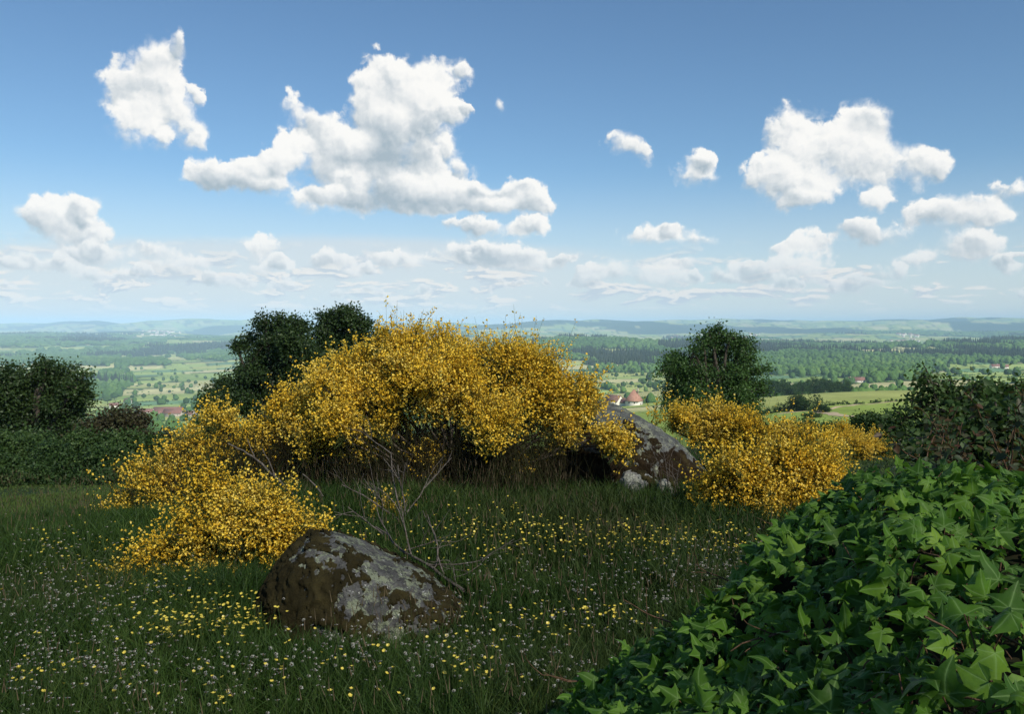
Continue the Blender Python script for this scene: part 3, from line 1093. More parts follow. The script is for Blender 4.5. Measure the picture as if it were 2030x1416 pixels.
def house(name, loc, rot, w, d, h, rh, label, cat, group=None, wall='wall_white', roof='roof_red', hip=0.0, wins=3, chimney=True, barn=False):
    """w along the ridge; gables at both ends unless hipped"""
    e = empty(name, loc, label, cat, group)
    e.rotation_euler = (0, 0, rot)
    a, b = w / 2, d / 2
    v = np.array([[-a, -b, -3], [a, -b, -3], [a, b, -3], [-a, b, -3], [-a, -b, h], [a, -b, h], [a, b, h], [-a, b, h]], float)
    f = [[0, 1, 5, 4], [1, 2, 6, 5], [2, 3, 7, 6], [3, 0, 4, 7]]
    ex = []
    if not hip:
        v = np.concatenate([v, [[-a, 0, h + rh], [a, 0, h + rh]]])
        ex = [[4, 8, 7], [5, 6, 9]]
    o = obj('wall', mesh('wall', v, [np.array(f)] + ([np.array(ex)] if ex else []), M[wall]), e, (0, 0, 0))
    # roof: two (or four) slopes with overhang and thickness
    oa, ob, th = a + 0.45, b + 0.55, 0.28
    dz = rh * 0.55 / b
    rx = oa - hip * (a + 0.45)
    top = np.array([[-oa, -ob, h - dz], [oa, -ob, h - dz], [oa, ob, h - dz], [-oa, ob, h - dz], [-rx, 0, h + rh], [rx, 0, h + rh]], float)
    top[:, 2] += 0.06
    lo = top.copy()
    hi = top.copy()
    hi[:, 2] += th
    vv = np.concatenate([hi, lo])
    q = [[0, 1, 5, 4], [2, 3, 4, 5], [0, 6, 7, 1], [2, 8, 9, 3], [7, 6, 10, 11], [9, 8, 11, 10]]
    tr = [[1, 2, 5], [3, 0, 4], [7, 11, 8], [9, 10, 6]] if hip else [[1, 7, 11], [1, 11, 5], [8, 2, 5], [8, 5, 11], [0, 4, 10], [0, 10, 6], [4, 3, 9], [4, 9, 10]]
    if hip:
        q += [[1, 7, 8, 2], [3, 9, 6, 0]]
    ro = obj('roof', mesh('roof', vv, [np.array(q), np.array(tr)], M[roof]), e, (0, 0, 0))
    if chimney:
        cv, cf = box((a * 0.5, -0.4, h + rh * 0.7), (a * 0.5 + 0.9, 0.4, h + rh + 1.1))
        obj('chimney', mesh('chimney', cv, cf, M['wall_stone']), ro, (0, 0, 0))
    for k in range(wins):
        x = -a + w * (k + 0.7) / (wins + 0.4)
        for s in (-1, 1):
            wv, wf = box((x - 0.5, s * b - 0.05, h * 0.40), (x + 0.5, s * b + 0.05, h * 0.40 + 1.3))
            obj('window', mesh('window', wv, wf, M['opening']), e, (0, 0, 0))
    dw = 3.2 if barn else 1.1
    dh = 3.0 if barn else 2.1
    dv, df = box((a - 0.06, -dw / 2, 0.02), (a + 0.06, dw / 2, dh))
    obj('door', mesh('door', dv, df, M['opening' if barn else 'timber']), e, (0, 0, 0))
    return e


def build_farms():
    # white gabled farmhouse and hipped house right of the big broom
    Y = 640
    house('farmhouse', G(1217, ground_depth(1217, 793, 560, 720)), R_(-52), 16, 8.5, 4.2, 4.6, 'white farmhouse with brown gabled roof just right of the big broom', 'house', roof='roof_brown', wins=2, barn=True)
    house('farmhouse', G(1257, Y + 12), R_(-30), 10.5, 9.5, 4.2, 7.8, 'pale house with steep pink hipped roof right of the white gabled farmhouse', 'house', hip=0.93, roof='roof_pink', wins=2)
    house('shed', G(1243, Y + 22), R_(-30), 9, 5.5, 2.4, 2.2, 'low pale shed with red roof against the hipped house', 'shed', wins=1, chimney=False)
    house('farmhouse', G(1224, 800), R_(10), 14, 8, 4.5, 3.6, 'pink walled house half hidden by trees behind the two farmhouses', 'house', wall='wall_stone', wins=3)
    # the farm below the dark trees
    for px, py, rot, w, d, h, rh, lab, nm, ct, wl in (
            (334, 818, 4, 42, 13, 4.5, 3.6, 'long barn with dull red roof at the back of the farmyard', 'barn', 'barn', 'wall_stone'),
            (291, 823, -6, 20, 9, 5, 4, 'pale house with red roof at the left end of the farmyard', 'farmhouse', 'house', 'wall_white'),
            (313, 824, 12, 13, 9, 4, 3.5, 'small pale outbuilding in the middle of the farmyard', 'outbuilding', 'shed', 'wall_white'),
            (344, 826, -8, 27, 12, 5, 5, 'broad stone barn with red roof on the right of the farmyard', 'barn', 'barn', 'wall_stone'),
            (305, 833, 20, 14, 7, 3.5, 2.5, 'low shed with grey walls in front of the farmyard', 'shed', 'shed', 'wall_stone'),
            (287, 840, 35, 13, 8, 4, 3, 'small red roofed cottage lowest of the farm buildings', 'cottage', 'house', 'wall_white'),
            (378, 826, -30, 14, 8, 4, 3.5, 'red roofed cottage right of the farm beside the broom', 'cottage', 'house', 'wall_stone')):
        Y = ground_depth(px, py, 950, 1500)
        house(nm, G(px, Y), R_(rot), w, d, h, rh, lab, ct, wall=wl, wins=4 if w > 18 else 2, chimney=(ct == 'house'), barn=(ct == 'barn'))
    for px, py, rot, w, lab in ((226, 809, 30, 14, 'white gabled cottage above the farm at the foot of the left wood'), (253, 800, -20, 12, 'cream cottage between two big trees above the farm'),
                                (1682, 760, 20, 11, 'white house at the wood corner above the green hillside'), (1702, 760, -15, 16, 'low pink roofed house right of the white corner house'),
                                (1973, 730, 10, 22, 'red roofed farmhouse among trees in the right valley'), (1992, 731, -25, 14, 'small white barn end beside the right valley farm')):
        Y = ground_depth(px, py, 700, 2600)
        house('cottage', G(px, Y), R_(rot), w, 8, 4.5, 4, lab, 'house', wins=2)


build_farms()


def build_villages():
    """white houses of the distant villages, a pixel or two each"""
    w_, h_ = 7, 5
    v = np.array([[-w_, -h_, -4], [w_, -h_, -4], [w_, h_, -4], [-w_, h_, -4], [-w_, -h_, 5], [w_, -h_, 5], [w_, h_, 5], [-w_, h_, 5], [-w_ - .6, 0, 9], [w_ + .6, 0, 9],
                  [-w_ - .6, -h_ - .8, 4.7], [w_ + .6, -h_ - .8, 4.7], [w_ + .6, h_ + .8, 4.7], [-w_ - .6, h_ + .8, 4.7]], float)
    quads = [[0, 1, 5, 4], [1, 2, 6, 5], [2, 3, 7, 6], [3, 0, 4, 7], [10, 11, 9, 8], [12, 13, 8, 9]]
    me = mesh('village_house', v, [np.array(quads), np.array([[4, 8, 7], [5, 6, 9]])], [M['wall_white'], M['roof_red']], midx=[0, 0, 0, 0, 1, 1, 0, 0])
    for cx, cy_, sx, sy, n, Y, lab, grp in ((315, 661, 36, 4, 70, 10500, 'tiny pale house of the distant town below the left hills', 'houses of the distant town'),
                                            (1345, 663, 18, 2, 16, 7800, 'tiny white house of the hamlet left of the round tree', 'houses of the far hamlet'),
                                            (1480, 667, 20, 4, 20, 7600, 'tiny white house of the village right of the round tree', 'houses of the far village'),
                                            (1795, 672, 28, 6, 30, 7200, 'tiny white house scattered on the far right slope', 'houses of the far right slope')):
        for k in range(n):
            px = cx + rng.normal() * sx * 0.6
            yy = Y * (0.86 + 0.3 * rng.random())
            g = G(px, yy)
            o = obj('village_house', me, None, (g[0], g[1], g[2] + 6))
            s = 1.1 + 0.9 * rng.random()
            o.scale = (s * 1.2, s, s)
            o.rotation_euler = (0, 0, rng.random() * 3.14)
            tag(o, lab, 'house', grp)


build_villages()

# ---------------------------------------------------------------- near trees, hedge and shrubs
LEAF_V = np.array([[0, 0, 0], [.33, .42, .07], [0, 1, -.06], [-.33, .42, .07]], float)
LEAF_F = np.array([[0, 1, 2], [0, 2, 3]])


def lobes_at(lst, Y, depth=0.7):
    """photo ellipses (px, py, r [, dY]) turned into balls standing at depth Y"""
    out = []
    for q in lst:
        dy = q[3] if len(q) > 3 else (rng.random() - 0.5) * 2 * depth * q[2] / F * Y
        c = P(q[0], q[1], Y + dy)
        out.append([*c, q[2] / F * (Y + dy)])
    return np.array(out)


def bumps(lobes, n, lo=0.28, hi=0.50, push=0.78, core=0.5):
    """breaks each ball into a knobbly cluster of smaller ones; returns the balls and the ball each belongs to"""
    par = np.repeat(np.arange(len(lobes)), n)
    d = rand_dir(len(par))
    d[:, 2] += 0.15
    d = unit(d)
    r = lobes[par, 3]
    sub = np.column_stack([lobes[par, :3] + d * (r * (push + 0.25 * (rng.random(len(par)) - 0.4)))[:, None], r * (lo + (hi - lo) * rng.random(len(par)))])
    inner = lobes.copy()
    inner[:, 3] *= core
    return np.concatenate([sub, inner]), np.concatenate([par, np.arange(len(lobes))])


def clump_points(lobes, n, lo=0.62, hi=1.04, flat=1.0, inside=0.62):
    w = lobes[:, 3] ** 2
    k = rng.choice(len(lobes), n * 2, p=w / w.sum())
    d = rand_dir(n * 2)
    rad = lobes[k, 3] * (lo + (hi - lo) * rng.random(n * 2) ** 0.7)
    c = lobes[k, :3] + d * rad[:, None] * np.array([1, 1, flat])
    dist = np.linalg.norm(c[:, None] - lobes[None, :, :3], axis=2) / lobes[None, :, 3]
    ok = dist.min(1) > inside
    return c[ok][:n], d[ok][:n], k[ok][:n]


def leaves_on(c, d, per, cr_, ls, up=0.45, droop=0.25, tmpl=(LEAF_V, LEAF_F), zs=0.75):
    n = len(c) * per
    off = rng.normal(size=(n, 3)) * 0.5 * np.array([1, 1, zs])
    off *= (np.minimum(1.0, 1.1 / np.maximum(np.linalg.norm(off, axis=1), 1e-6)))[:, None]
    rc = np.repeat(cr_ * (0.6 + 0.8 * rng.random(len(c))), per)
    pos = np.repeat(c, per, 0) + off * rc[:, None]
    nrm = unit(np.repeat(d, per, 0) * 0.55 + np.array([0, 0, up]) + rng.normal(size=(n, 3)) * 0.45)
    y = unit(off * 0.7 + rng.normal(size=(n, 3)) * 0.6 + np.array([0, 0, -droop]))
    R = frames(y, nrm)
    return scatter(*tmpl, pos, R, ls * (0.6 + 0.7 * rng.random(n)))


def tree(name, label, cat, lobes, base, leaf, nclump, per, cr_, ls, trunk_r=0.22, limbs=True, group=None, fork=0.35, kind_leaf='crown', knobs=6):
    e = empty(name, base, label, cat, group)
    sub, par = bumps(lobes, knobs)
    c, d, k = clump_points(sub, nclump)
    k = par[k]
    v, f = leaves_on(c, d, per, cr_, ls)
    obj(kind_leaf, mesh(kind_leaf, v, f, M[leaf]), e)
    if limbs:
        tb = Tubes()
        b = np.array(base, float)
        top = lobes[:, :3].mean(0)
        hub = b + (top - b) * fork
        tb.curve(b - [0, 0, 0.4], hub, trunk_r, trunk_r * 0.75, 0.05, 6, 8)
        obj('trunk', tb.mesh('trunk', M['bark']), e)
        lb = Tubes()
        for i in range(len(lobes)):
            lc = lobes[i, :3]
            r1 = trunk_r * 0.5
            lb.curve(hub - (top - b) * 0.04 * rng.random(), lc, r1, trunk_r * 0.16, 0.12, 6, 6)
            own = np.where(k == i)[0]
            for j in own[:14]:
                lb.curve(lc + rng.normal(size=3) * 0.1 * lobes[i, 3], c[j], trunk_r * 0.13, 0.008, 0.1, 4, 4)
        obj('limb', lb.mesh('limb', M['bark']), e)
    return e


def build_trees():
    # the two dark oaks behind the big broom
    L1 = lobes_at([(545, 660, 36), (520, 690, 42), (575, 672, 40), (560, 720, 62), (505, 735, 44), (480, 765, 44), (560, 780, 70), (470, 690, 14), (610, 730, 50), (500, 800, 60), (440, 800, 40), (590, 650, 20), (525, 640, 14), (555, 633, 12), (420, 835, 36)], 36)
    tree('oak_tree', 'tall dark oak behind the left shoulder of the big broom', 'tree', L1, G(548, 36), 'oak_leaf', 1250, 46, 0.34, 0.115, 0.28)
    L2 = lobes_at([(650, 660, 44), (690, 648, 34), (640, 635, 20), (695, 625, 17), (668, 632, 16), (715, 665, 28), (680, 700, 62), (640, 720, 60), (720, 720, 50), (745, 690, 26), (690, 770, 75), (760, 668, 14), (630, 790, 70), (730, 790, 60)], 38.5)
    tree('oak_tree', 'tall dark oak whose crown rises straight behind the tip of the big broom', 'tree', L2, G(672, 38.5), 'oak_leaf', 1250, 46, 0.36, 0.12, 0.28)
    # the dark tree at the left edge
    L3 = lobes_at([(25, 772, 52), (78, 748, 30), (92, 730, 12), (110, 770, 46), (150, 775, 26), (70, 800, 70), (130, 815, 52), (10, 830, 80), (90, 860, 70), (160, 790, 20), (-60, 790, 80), (-90, 850, 90), (150, 855, 40), (165, 748, 14)], 29)
    tree('oak_tree', 'dark broad tree standing above the hedge at the left edge', 'tree', L3, G(55, 29), 'oak_leaf', 1400, 44, 0.30, 0.10, 0.24)
    # russet shrub between it and the farm
    L4 = lobes_at([(228, 845, 34), (200, 868, 40), (260, 868, 42), (300, 880, 34), (240, 890, 50), (180, 890, 40), (205, 838, 16), (330, 890, 26), (240, 822, 10)], 26)
    tree('thorn_bush', 'low russet tinged thorn bush below the farm roofs', 'bush', L4, G(240, 26), 'russet_leaf', 620, 34, 0.32, 0.10, 0.10)
    # round tree right of centre
    L5 = lobes_at([(1420, 690, 34), (1395, 676, 20), (1448, 668, 15), (1372, 705, 34), (1460, 715, 42), (1340, 730, 32), (1412, 740, 58), (1480, 752, 36), (1360, 770, 42), (1440, 790, 52), (1318, 735, 18), (1500, 735, 18), (1385, 810, 46), (1470, 800, 40), (1425, 655, 12), (1405, 660, 11), (1345, 795, 30), (1505, 770, 16)], 38)
    tree('ash_tree', 'lone round leafy tree right of centre behind the low brooms', 'tree', L5, G(1410, 38), 'ash_leaf', 900, 38, 0.34, 0.115, 0.24)
    # bushes right of it at the edge of the hilltop
    L6 = lobes_at([(1722, 838, 20), (1745, 842, 18), (1702, 850, 20), (1738, 862, 26), (1770, 850, 18), (1790, 866, 22), (1712, 868, 22)], 24)
    tree('dark_bush', 'compact dark green bush beyond the farthest broom', 'bush', L6, G(1740, 24), 'hedge_leaf', 420, 34, 0.22, 0.085, 0.06)
    L7 = lobes_at([(1500, 838, 10), (1570, 846, 10), (1600, 848, 12), (1630, 854, 10), (1660, 854, 10), (1545, 850, 10)], 34)
    tree('dark_bush', 'row of low dark scrub peeping over the right hand brooms', 'bush', L7, G(1580, 34), 'hedge_leaf', 260, 30, 0.26, 0.10, 0.06)
    # hazel at the right edge
    L8 = lobes_at([(1850, 762, 26), (1832, 745, 13), (1872, 770, 24), (1830, 800, 30), (1810, 830, 32), (1860, 815, 42), (1905, 790, 30), (1930, 770, 22), (1960, 778, 26), (1990, 780, 28), (2025, 775, 30), (1890, 850, 48), (1950, 830, 50), (2010, 830, 56), (1800, 868, 30), (1845, 880, 40), (1835, 730, 7), (1885, 755, 9)], 10.5)
    tree('hazel_bush', 'young hazel with loose upright leafy shoots at the right edge', 'bush', L8, G(1890, 10.5), 'hazel_leaf', 520, 13, 0.14, 0.062, 0.045, fork=0.15)
    # hedge at the left
    rows = []
    for px in range(-90, 360, 30):
        y0 = 930 + 14 * math.sin(px * 0.05) + 0.02 * px
        rows += [(px + rng.normal() * 8, y0 - 6 + rng.normal() * 5, 30, 0), (px + 12, y0 + 22, 28, -0.4)]
    L9 = lobes_at(rows, 16.5)
    tree('bramble_hedge', 'clipped looking bramble hedge along the left meadow edge', 'hedge', L9, G(120, 16.5), 'hedge_leaf', 2300, 22, 0.13, 0.055, 0.03, limbs=False, kind_leaf='leaves')
    rows = []
    for px in range(-90, 330, 36):
        rows += [(px, 892 + 8 * math.sin(px * 0.037) + rng.normal() * 5, 34, 0)]
    L10 = lobes_at(rows, 20)
    tree('bracken_bank', 'soft green bank of undergrowth between the hedge and the left trees', 'undergrowth', L10, G(120, 20), 'hazel_leaf', 1300, 22, 0.17, 0.075, 0.03, limbs=False, kind_leaf='leaves')
    L11 = lobes_at([(20, 905, 30), (60, 898, 26), (95, 890, 20), (35, 880, 22)], 22)
    tree('elder_bush', 'paler green elder bush in front of the left edge tree', 'bush', L11, G(50, 22), 'hazel_leaf', 260, 26, 0.2, 0.10, 0.05)
    # bushes by the track on the far green hillside
    for px, py, r, Y, lab in ((1590, 788, 34, 243, 'rounded thorn bush beside the bend of the pale track'), (1634, 806, 17, 212, 'smaller thorn bush below the bend of the pale track'),
                              (1606, 826, 15, 176, 'flat dark bush on the slope left of the pale track')):
        g = G(px, Y)
        rr = r / F * Y
        lob = np.array([[g[0] + rng.normal() * rr * .5, Y + rng.normal() * rr * .4, g[2] + rr * (0.15 + 0.35 * rng.random()), rr * (0.4 + .2 * rng.random())] for _ in range(9)])
        tree('thorn_bush', lab, 'bush', lob, g, 'tree_far', 420, 16, rr * 0.15, rr * 0.075, 0.1, kind_leaf='crown')
    # the hedge left of it and the wood along the brow
    rows = []
    for px in np.arange(1455, 1580, 7):
        Y = 246
        g = G(px, Y)
        rows.append([g[0], Y + rng.normal(), g[2] + 0.7, 1.0 + 0.5 * rng.random()])
    tree('field_hedge', 'dark cut hedge running left from the thorn bush', 'hedge', np.array(rows), G(1520, 246), 'tree_far', 420, 18, 0.4, 0.3, 0.1, limbs=False, kind_leaf='leaves')
    rows = []
    for px in np.arange(1640, 1960, 8):
        Y = 262 + (px - 1640) * 0.16
        if rng.random() < 0.55:
            g = G(px, Y)
            rows.append([g[0], Y, g[2] + 0.3, 0.6 + 0.5 * rng.random()])
    tree('field_hedge', 'gappy low hedge along the upper edge of the green pasture', 'hedge', np.array(rows), G(1760, 282), 'tree_far', 320, 16, 0.35, 0.3, 0.1, limbs=False, kind_leaf='leaves')
    for q in range(26):
        px = 1515 + q * 6.6 + rng.normal() * 3
        Y = 560 + rng.random() * 60
        g = G(px, Y)
        top = P(px, 757 - 7 * math.sin(q * 0.5) + rng.normal() * 3 - (6 if q > 14 else 0), Y)[2]
        h = max(top - g[2], 6)
        rr = 3.2 + 1.6 * rng.random()
        lob = np.array([[g[0] + rng.normal() * rr * .4, Y + rng.normal() * rr * .4, g[2] + h * (0.45 + 0.4 * rng.random()), rr * (0.55 + .3 * rng.random())] for _ in range(6)])
        tree('woodland_tree', 'leafy tree in the narrow wood behind the brow of the green hillside', 'tree', lob, g, 'tree_far', 150, 14, 0.9, 0.62, 0.25, group='trees of the narrow wood', limbs=q % 3 == 0)


build_trees()


# ---------------------------------------------------------------- broom
def flower_template():
    # standard petal in two halves, one wing each side, keel below
    v = np.array([[0, 0, 0], [.42, .55, .10], [0, 1.0, -.05], [-.42, .55, .10],
                  [.16, .32, .50], [-.16, .32, .50], [0, .05, .62]], float)
    f = np.array([[0, 1, 2], [0, 2, 3], [0, 4, 1], [0, 3, 5], [0, 6, 4], [0, 5, 6]])
    return v, f


FL_V, FL_F = flower_template()


def broom(name, label, lobes, base, nspray, twigs=9, fl=9, fsize=0.021, L=(0.15, 0.28), spread=0.07, stems=26, spray_up=0.55, group='flowering broom bushes', bloom=1.0, low=-0.5, knobs=4, under=0, under_w=0.5):
    e = empty(name, base, label, 'bush', group)
    if knobs:
        lobes = bumps(lobes, knobs, 0.28, 0.46, 0.84, 0.52)[0]
    w = lobes[:, 3] ** 2 * np.exp(0.75 * rng.normal(size=len(lobes)))
    full = np.clip(1.05 + 0.45 * rng.normal(size=len(lobes)), 0.15, 1.8)   # how thickly each cluster flowers
    n = nspray
    k = rng.choice(len(lobes), n * 3, p=w / w.sum())
    d = rand_dir(n * 3)
    d[:, 1] -= 0.22
    d[:, 2] += 0.25
    d = unit(d)
    ok = d[:, 2] > low - 0.3 * rng.random(len(d))
    k, d = k[ok], d[ok]
    rad = lobes[k, 3] * (0.55 + 0.55 * rng.random(len(k)) ** 0.6)
    tip = lobes[k, :3] + d * rad[:, None]
    dist = np.linalg.norm(tip[:, None] - lobes[None, :, :3], axis=2) / lobes[None, :, 3]
    ok = dist.min(1) > 0.50
    k, d, tip = k[ok][:n], d[ok][:n], tip[ok][:n]
    n = len(tip)
    b = np.array(base, float)
    out = unit(tip - (b + np.array([0, 0, 0.1])))
    sd = unit(d * 0.85 + np.array([0, 0, spray_up]) + out * 0.30 + rng.normal(size=(n, 3)) * 0.28)
    Ls = L[0] + (L[1] - L[0]) * rng.random(n)
    root = tip - sd * Ls[:, None]
    # twigs of each spray
    m = n * twigs
    tr = np.repeat(root, twigs, 0) + rng.normal(size=(m, 3)) * 0.018
    tt = np.repeat(tip, twigs, 0) + rng.normal(size=(m, 3)) * np.repeat(spread * (0.5 + rng.random(n)), twigs)[:, None] + np.repeat(sd, twigs, 0) * (0.10 * rng.normal(size=m))[:, None]
    low_ = tt[:, 2] < height(tt[:, 0], tt[:, 1]) + 0.03
    tt[low_, 2] = height(tt[low_, 0], tt[low_, 1]) + 0.03 + 0.1 * rng.random(low_.sum())
    bow = rng.normal(size=(m, 3)) * 0.02 + np.array([0, 0, -0.012])
    tv, tf = batch_tubes(tr, tt, np.full(m, 0.0022), np.full(m, 0.0009), bow)
    o = obj('twigs', mesh('twigs', tv, tf, M['broom_twig']), e)
    o['kind'] = 'stuff'
    # flowers along the outer part of each twig
    per = rng.poisson(0.86 * fl * bloom * np.repeat((0.5 + 1.0 * rng.random(n)) * full[k], twigs))
    per = np.minimum(per, 22)
    idx = np.repeat(np.arange(m), per)
    q = len(idx)
    t = 0.30 + 0.72 * rng.random(q) ** 0.8
    ax = unit(tt - tr)[idx]
    pos = tr[idx] * (1 - t)[:, None] + tt[idx] * t[:, None] + (4 * t * (1 - t))[:, None] * bow[idx]
    side = rng.normal(size=(q, 3))
    side = unit(side - (side * ax).sum(1, keepdims=True) * ax)
    y = unit(ax * 0.55 + side + rng.normal(size=(q, 3)) * 0.2)
    pos = pos + side * 0.006
    R = frames(y, unit(-ax * 0.2 + side * 0.3 + rng.normal(size=(q, 3)) * 0.5 + np.array([0, -0.25, 0.1])))
    fv, ff = scatter(FL_V, FL_F, pos, R, fsize * (0.50 + 0.85 * rng.random(q)))
    o = obj('flowers', mesh('flowers', fv, ff, M['broom_flower']), e)
    o['kind'] = 'stuff'
    if under:                                       # flowerless green and dead twigs inside and below
        u = b + np.column_stack([rng.normal(size=under) * under_w, rng.normal(size=under) * 0.22, 0.02 + 0.10 * rng.random(under)])
        u[:, 2] += height(u[:, 0], u[:, 1]) - b[2]
        ut = u + np.column_stack([rng.normal(size=under) * 0.14, rng.normal(size=under) * 0.12, 0.22 + 0.42 * rng.random(under)])
        uv, uf = batch_tubes(u, ut, np.full(under, 0.0028), np.full(under, 0.0012), rng.normal(size=(under, 3)) * 0.03)
        o = obj('inner_twigs', mesh('inner_twigs', uv, uf, M['dead_twig']), e)
        o['kind'] = 'stuff'
    # woody stems from the base to the sprays
    tb = Tubes()
    hubs = []
    for s in range(stems):
        j = rng.integers(n)
        a = b + np.array([rng.normal() * 0.12, rng.normal() * 0.10, -0.05])
        g = root[j]
        tb.curve(a, g, 0.010 + 0.008 * rng.random(), 0.004, 0.14, 7, 5, sag=(0, 0, 0.05))
        hubs.append(g)
    hubs = np.array(hubs)
    for j in rng.permutation(n)[:min(n, stems * 7)]:
        h = hubs[np.argmin(np.linalg.norm(hubs - root[j], axis=1))]
        h2 = h + (b - h) * 0.25 * rng.random()
        tb.curve(h2, root[j], 0.0045, 0.002, 0.12, 5, 4, sag=(0, 0, 0.03))
    obj('stem', tb.mesh('stem', M['broom_wood']), e)
    return e, q


def build_brooms():
    tot = 0
    B = lambda px, Y: G(px, Y)
    # the great bush
    big = lobes_at([(800, 735, 72), (920, 732, 76), (1000, 752, 68), (1075, 772, 68), (715, 770, 66), (690, 830, 66), (780, 830, 80), (860, 800, 86), (950, 815, 84), (1040, 820, 74), (1120, 820, 60),
                    (1125, 790, 36), (800, 690, 36), (770, 665, 22), (822, 660, 16), (950, 706, 34), (1000, 708, 24), (1092, 728, 28), (1080, 716, 18), (885, 712, 30), (660, 730, 34), (640, 780, 40), (640, 850, 50),
                    (720, 865, 40), (840, 910, 30), (1030, 925, 16), (1110, 860, 34), (1160, 775, 18), (750, 720, 36), (790, 690, 34)], 8.3)
    _, q = broom('broom_bush', 'largest yellow flowering broom in the centre, as tall as the horizon', big, B(900, 8.3), 1900, twigs=9, fl=9, stems=90, low=-0.25, under=3800, under_w=0.62)
    tot += q
    sp = lobes_at([(775, 645, 9), (778, 628, 6), (776, 665, 10)], 8.3, 0.1)
    left = lobes_at([(560, 840, 46), (590, 800, 34), (545, 800, 20), (520, 870, 60), (435, 835, 26), (430, 870, 42), (600, 880, 50), (390, 910, 44), (470, 930, 46), (350, 900, 26), (330, 935, 36), (420, 800, 12), (640, 900, 34),
                     (290, 960, 34), (260, 990, 28), (225, 1000, 22), (320, 990, 40), (390, 970, 36), (380, 850, 18), (555, 930, 34), (205, 1020, 14)], 8.6)
    _, q = broom('broom_bush', 'broom sprawling left of the great bush with bare leaning stems showing', left, B(480, 8.6), 860, twigs=9, fl=8, stems=40, bloom=0.85, under=1800, under_w=0.45)
    tot += q
    front = lobes_at([(430, 985, 38), (470, 1020, 52), (400, 1020, 36), (530, 1030, 46), (480, 1075, 56), (400, 1075, 40), (550, 1075, 40), (345, 1095, 34), (300, 1110, 24), (260, 1130, 16), (440, 1105, 36), (590, 1050, 34),
                      (630, 1050, 16), (405, 965, 16), (330, 1140, 18), (440, 1130, 18)], 5.7)
    _, q = broom('broom_bush', 'low broom just behind the front boulder, nearest of the yellow bushes', front, B(465, 5.75), 680, twigs=11, fl=6.2, fsize=0.0175, L=(0.11, 0.21), spread=0.055, stems=26, spray_up=0.35)
    tot += q
    back = lobes_at([(1400, 842, 34), (1425, 828, 24), (1460, 858, 38), (1510, 872, 40), (1560, 884, 38), (1610, 892, 34), (1640, 890, 26), (1590, 868, 26), (1345, 825, 24), (1310, 815, 16), (1430, 880, 44), (1480, 842, 20), (1540, 856, 18)], 10.2)
    _, q = broom('broom_bush', 'broom behind the mossy rock with its top against the green hillside', back, B(1490, 10.2), 640, twigs=9, fl=8, stems=26)
    tot += q
    right = lobes_at([(1450, 939, 46), (1500, 964, 56), (1420, 974, 34), (1560, 974, 50), (1470, 1014, 46), (1540, 1019, 46), (1610, 999, 46), (1645, 954, 30), (1600, 939, 36), (1540, 909, 34), (1650, 1004, 24), (1690, 989, 12), (1420, 1014, 20), (1640, 904, 22), (1490, 1049, 18), (1560, 1049, 18)], 7.2)
    _, q = broom('broom_bush', 'rounded broom right of the mossy rock reaching down to the grass', right, B(1540, 7.25), 800, twigs=10, fl=8, stems=30, L=(0.13, 0.25), spread=0.06)
    tot += q
    far = lobes_at([(1690, 872, 22), (1730, 878, 20), (1762, 884, 14), (1655, 858, 24), (1700, 890, 20)], 17.5)
    _, q = broom('broom_bush', 'small broom farthest back on the right beside the dark bush', far, B(1710, 17.5), 300, twigs=8, fl=7, fsize=0.024, stems=12)
    tot += q
    spire = empty('broom_shoot', G(778, 8.5), 'single flowering broom shoot standing highest above the great bush', 'bush', 'flowering broom bushes')
    a, b = P(790, 760, 8.3), P(775, 618, 8.3)
    tb = Tubes()
    tb.curve(G(800, 8.4), a, 0.010, 0.006, 0.02, 5, 5)
    tb.curve(a, b, 0.006, 0.002, 0.02, 8, 5)
    obj('stem', tb.mesh('stem', M['broom_twig']), spire)
    n = 70
    t = 0.35 + 0.6 * rng.random(n)
    pos = a + (b - a) * t[:, None] + rng.normal(size=(n, 3)) * (0.035 * (1.25 - t))[:, None]
    R = frames(unit(rng.normal(size=(n, 3)) + [0, 0, .5]), rand_dir(n))
    fo = obj('flowers', mesh('flowers', *scatter(FL_V, FL_F, pos, R, 0.021 * (0.7 + 0.5 * rng.random(n))), M['broom_flower']), spire)
    fo['kind'] = 'stuff'
    # a spray hanging over the rock
    over = lobes_at([(1222, 868, 20), (1196, 858, 18), (1243, 872, 13), (1252, 852, 7)], 7.9, 0.3)
    _, q = broom('broom_bush', 'broom spray leaning over the lit top of the mossy rock', over, P(1165, 880, 8.1), 42, twigs=8, fl=9, stems=8, L=(0.14, 0.26), spread=0.06)
    small = lobes_at([(770, 1010, 13), (760, 1025, 14), (778, 1030, 10)], 7.2, 0.3)
    _, q = broom('broom_bush', 'tiny broom seedling in bloom between dead twigs behind the front boulder', small, G(768, 7.2), 22, twigs=6, fl=7, stems=4, L=(0.08, 0.15), spread=0.04)
    print('broom flowers', tot)


build_brooms()

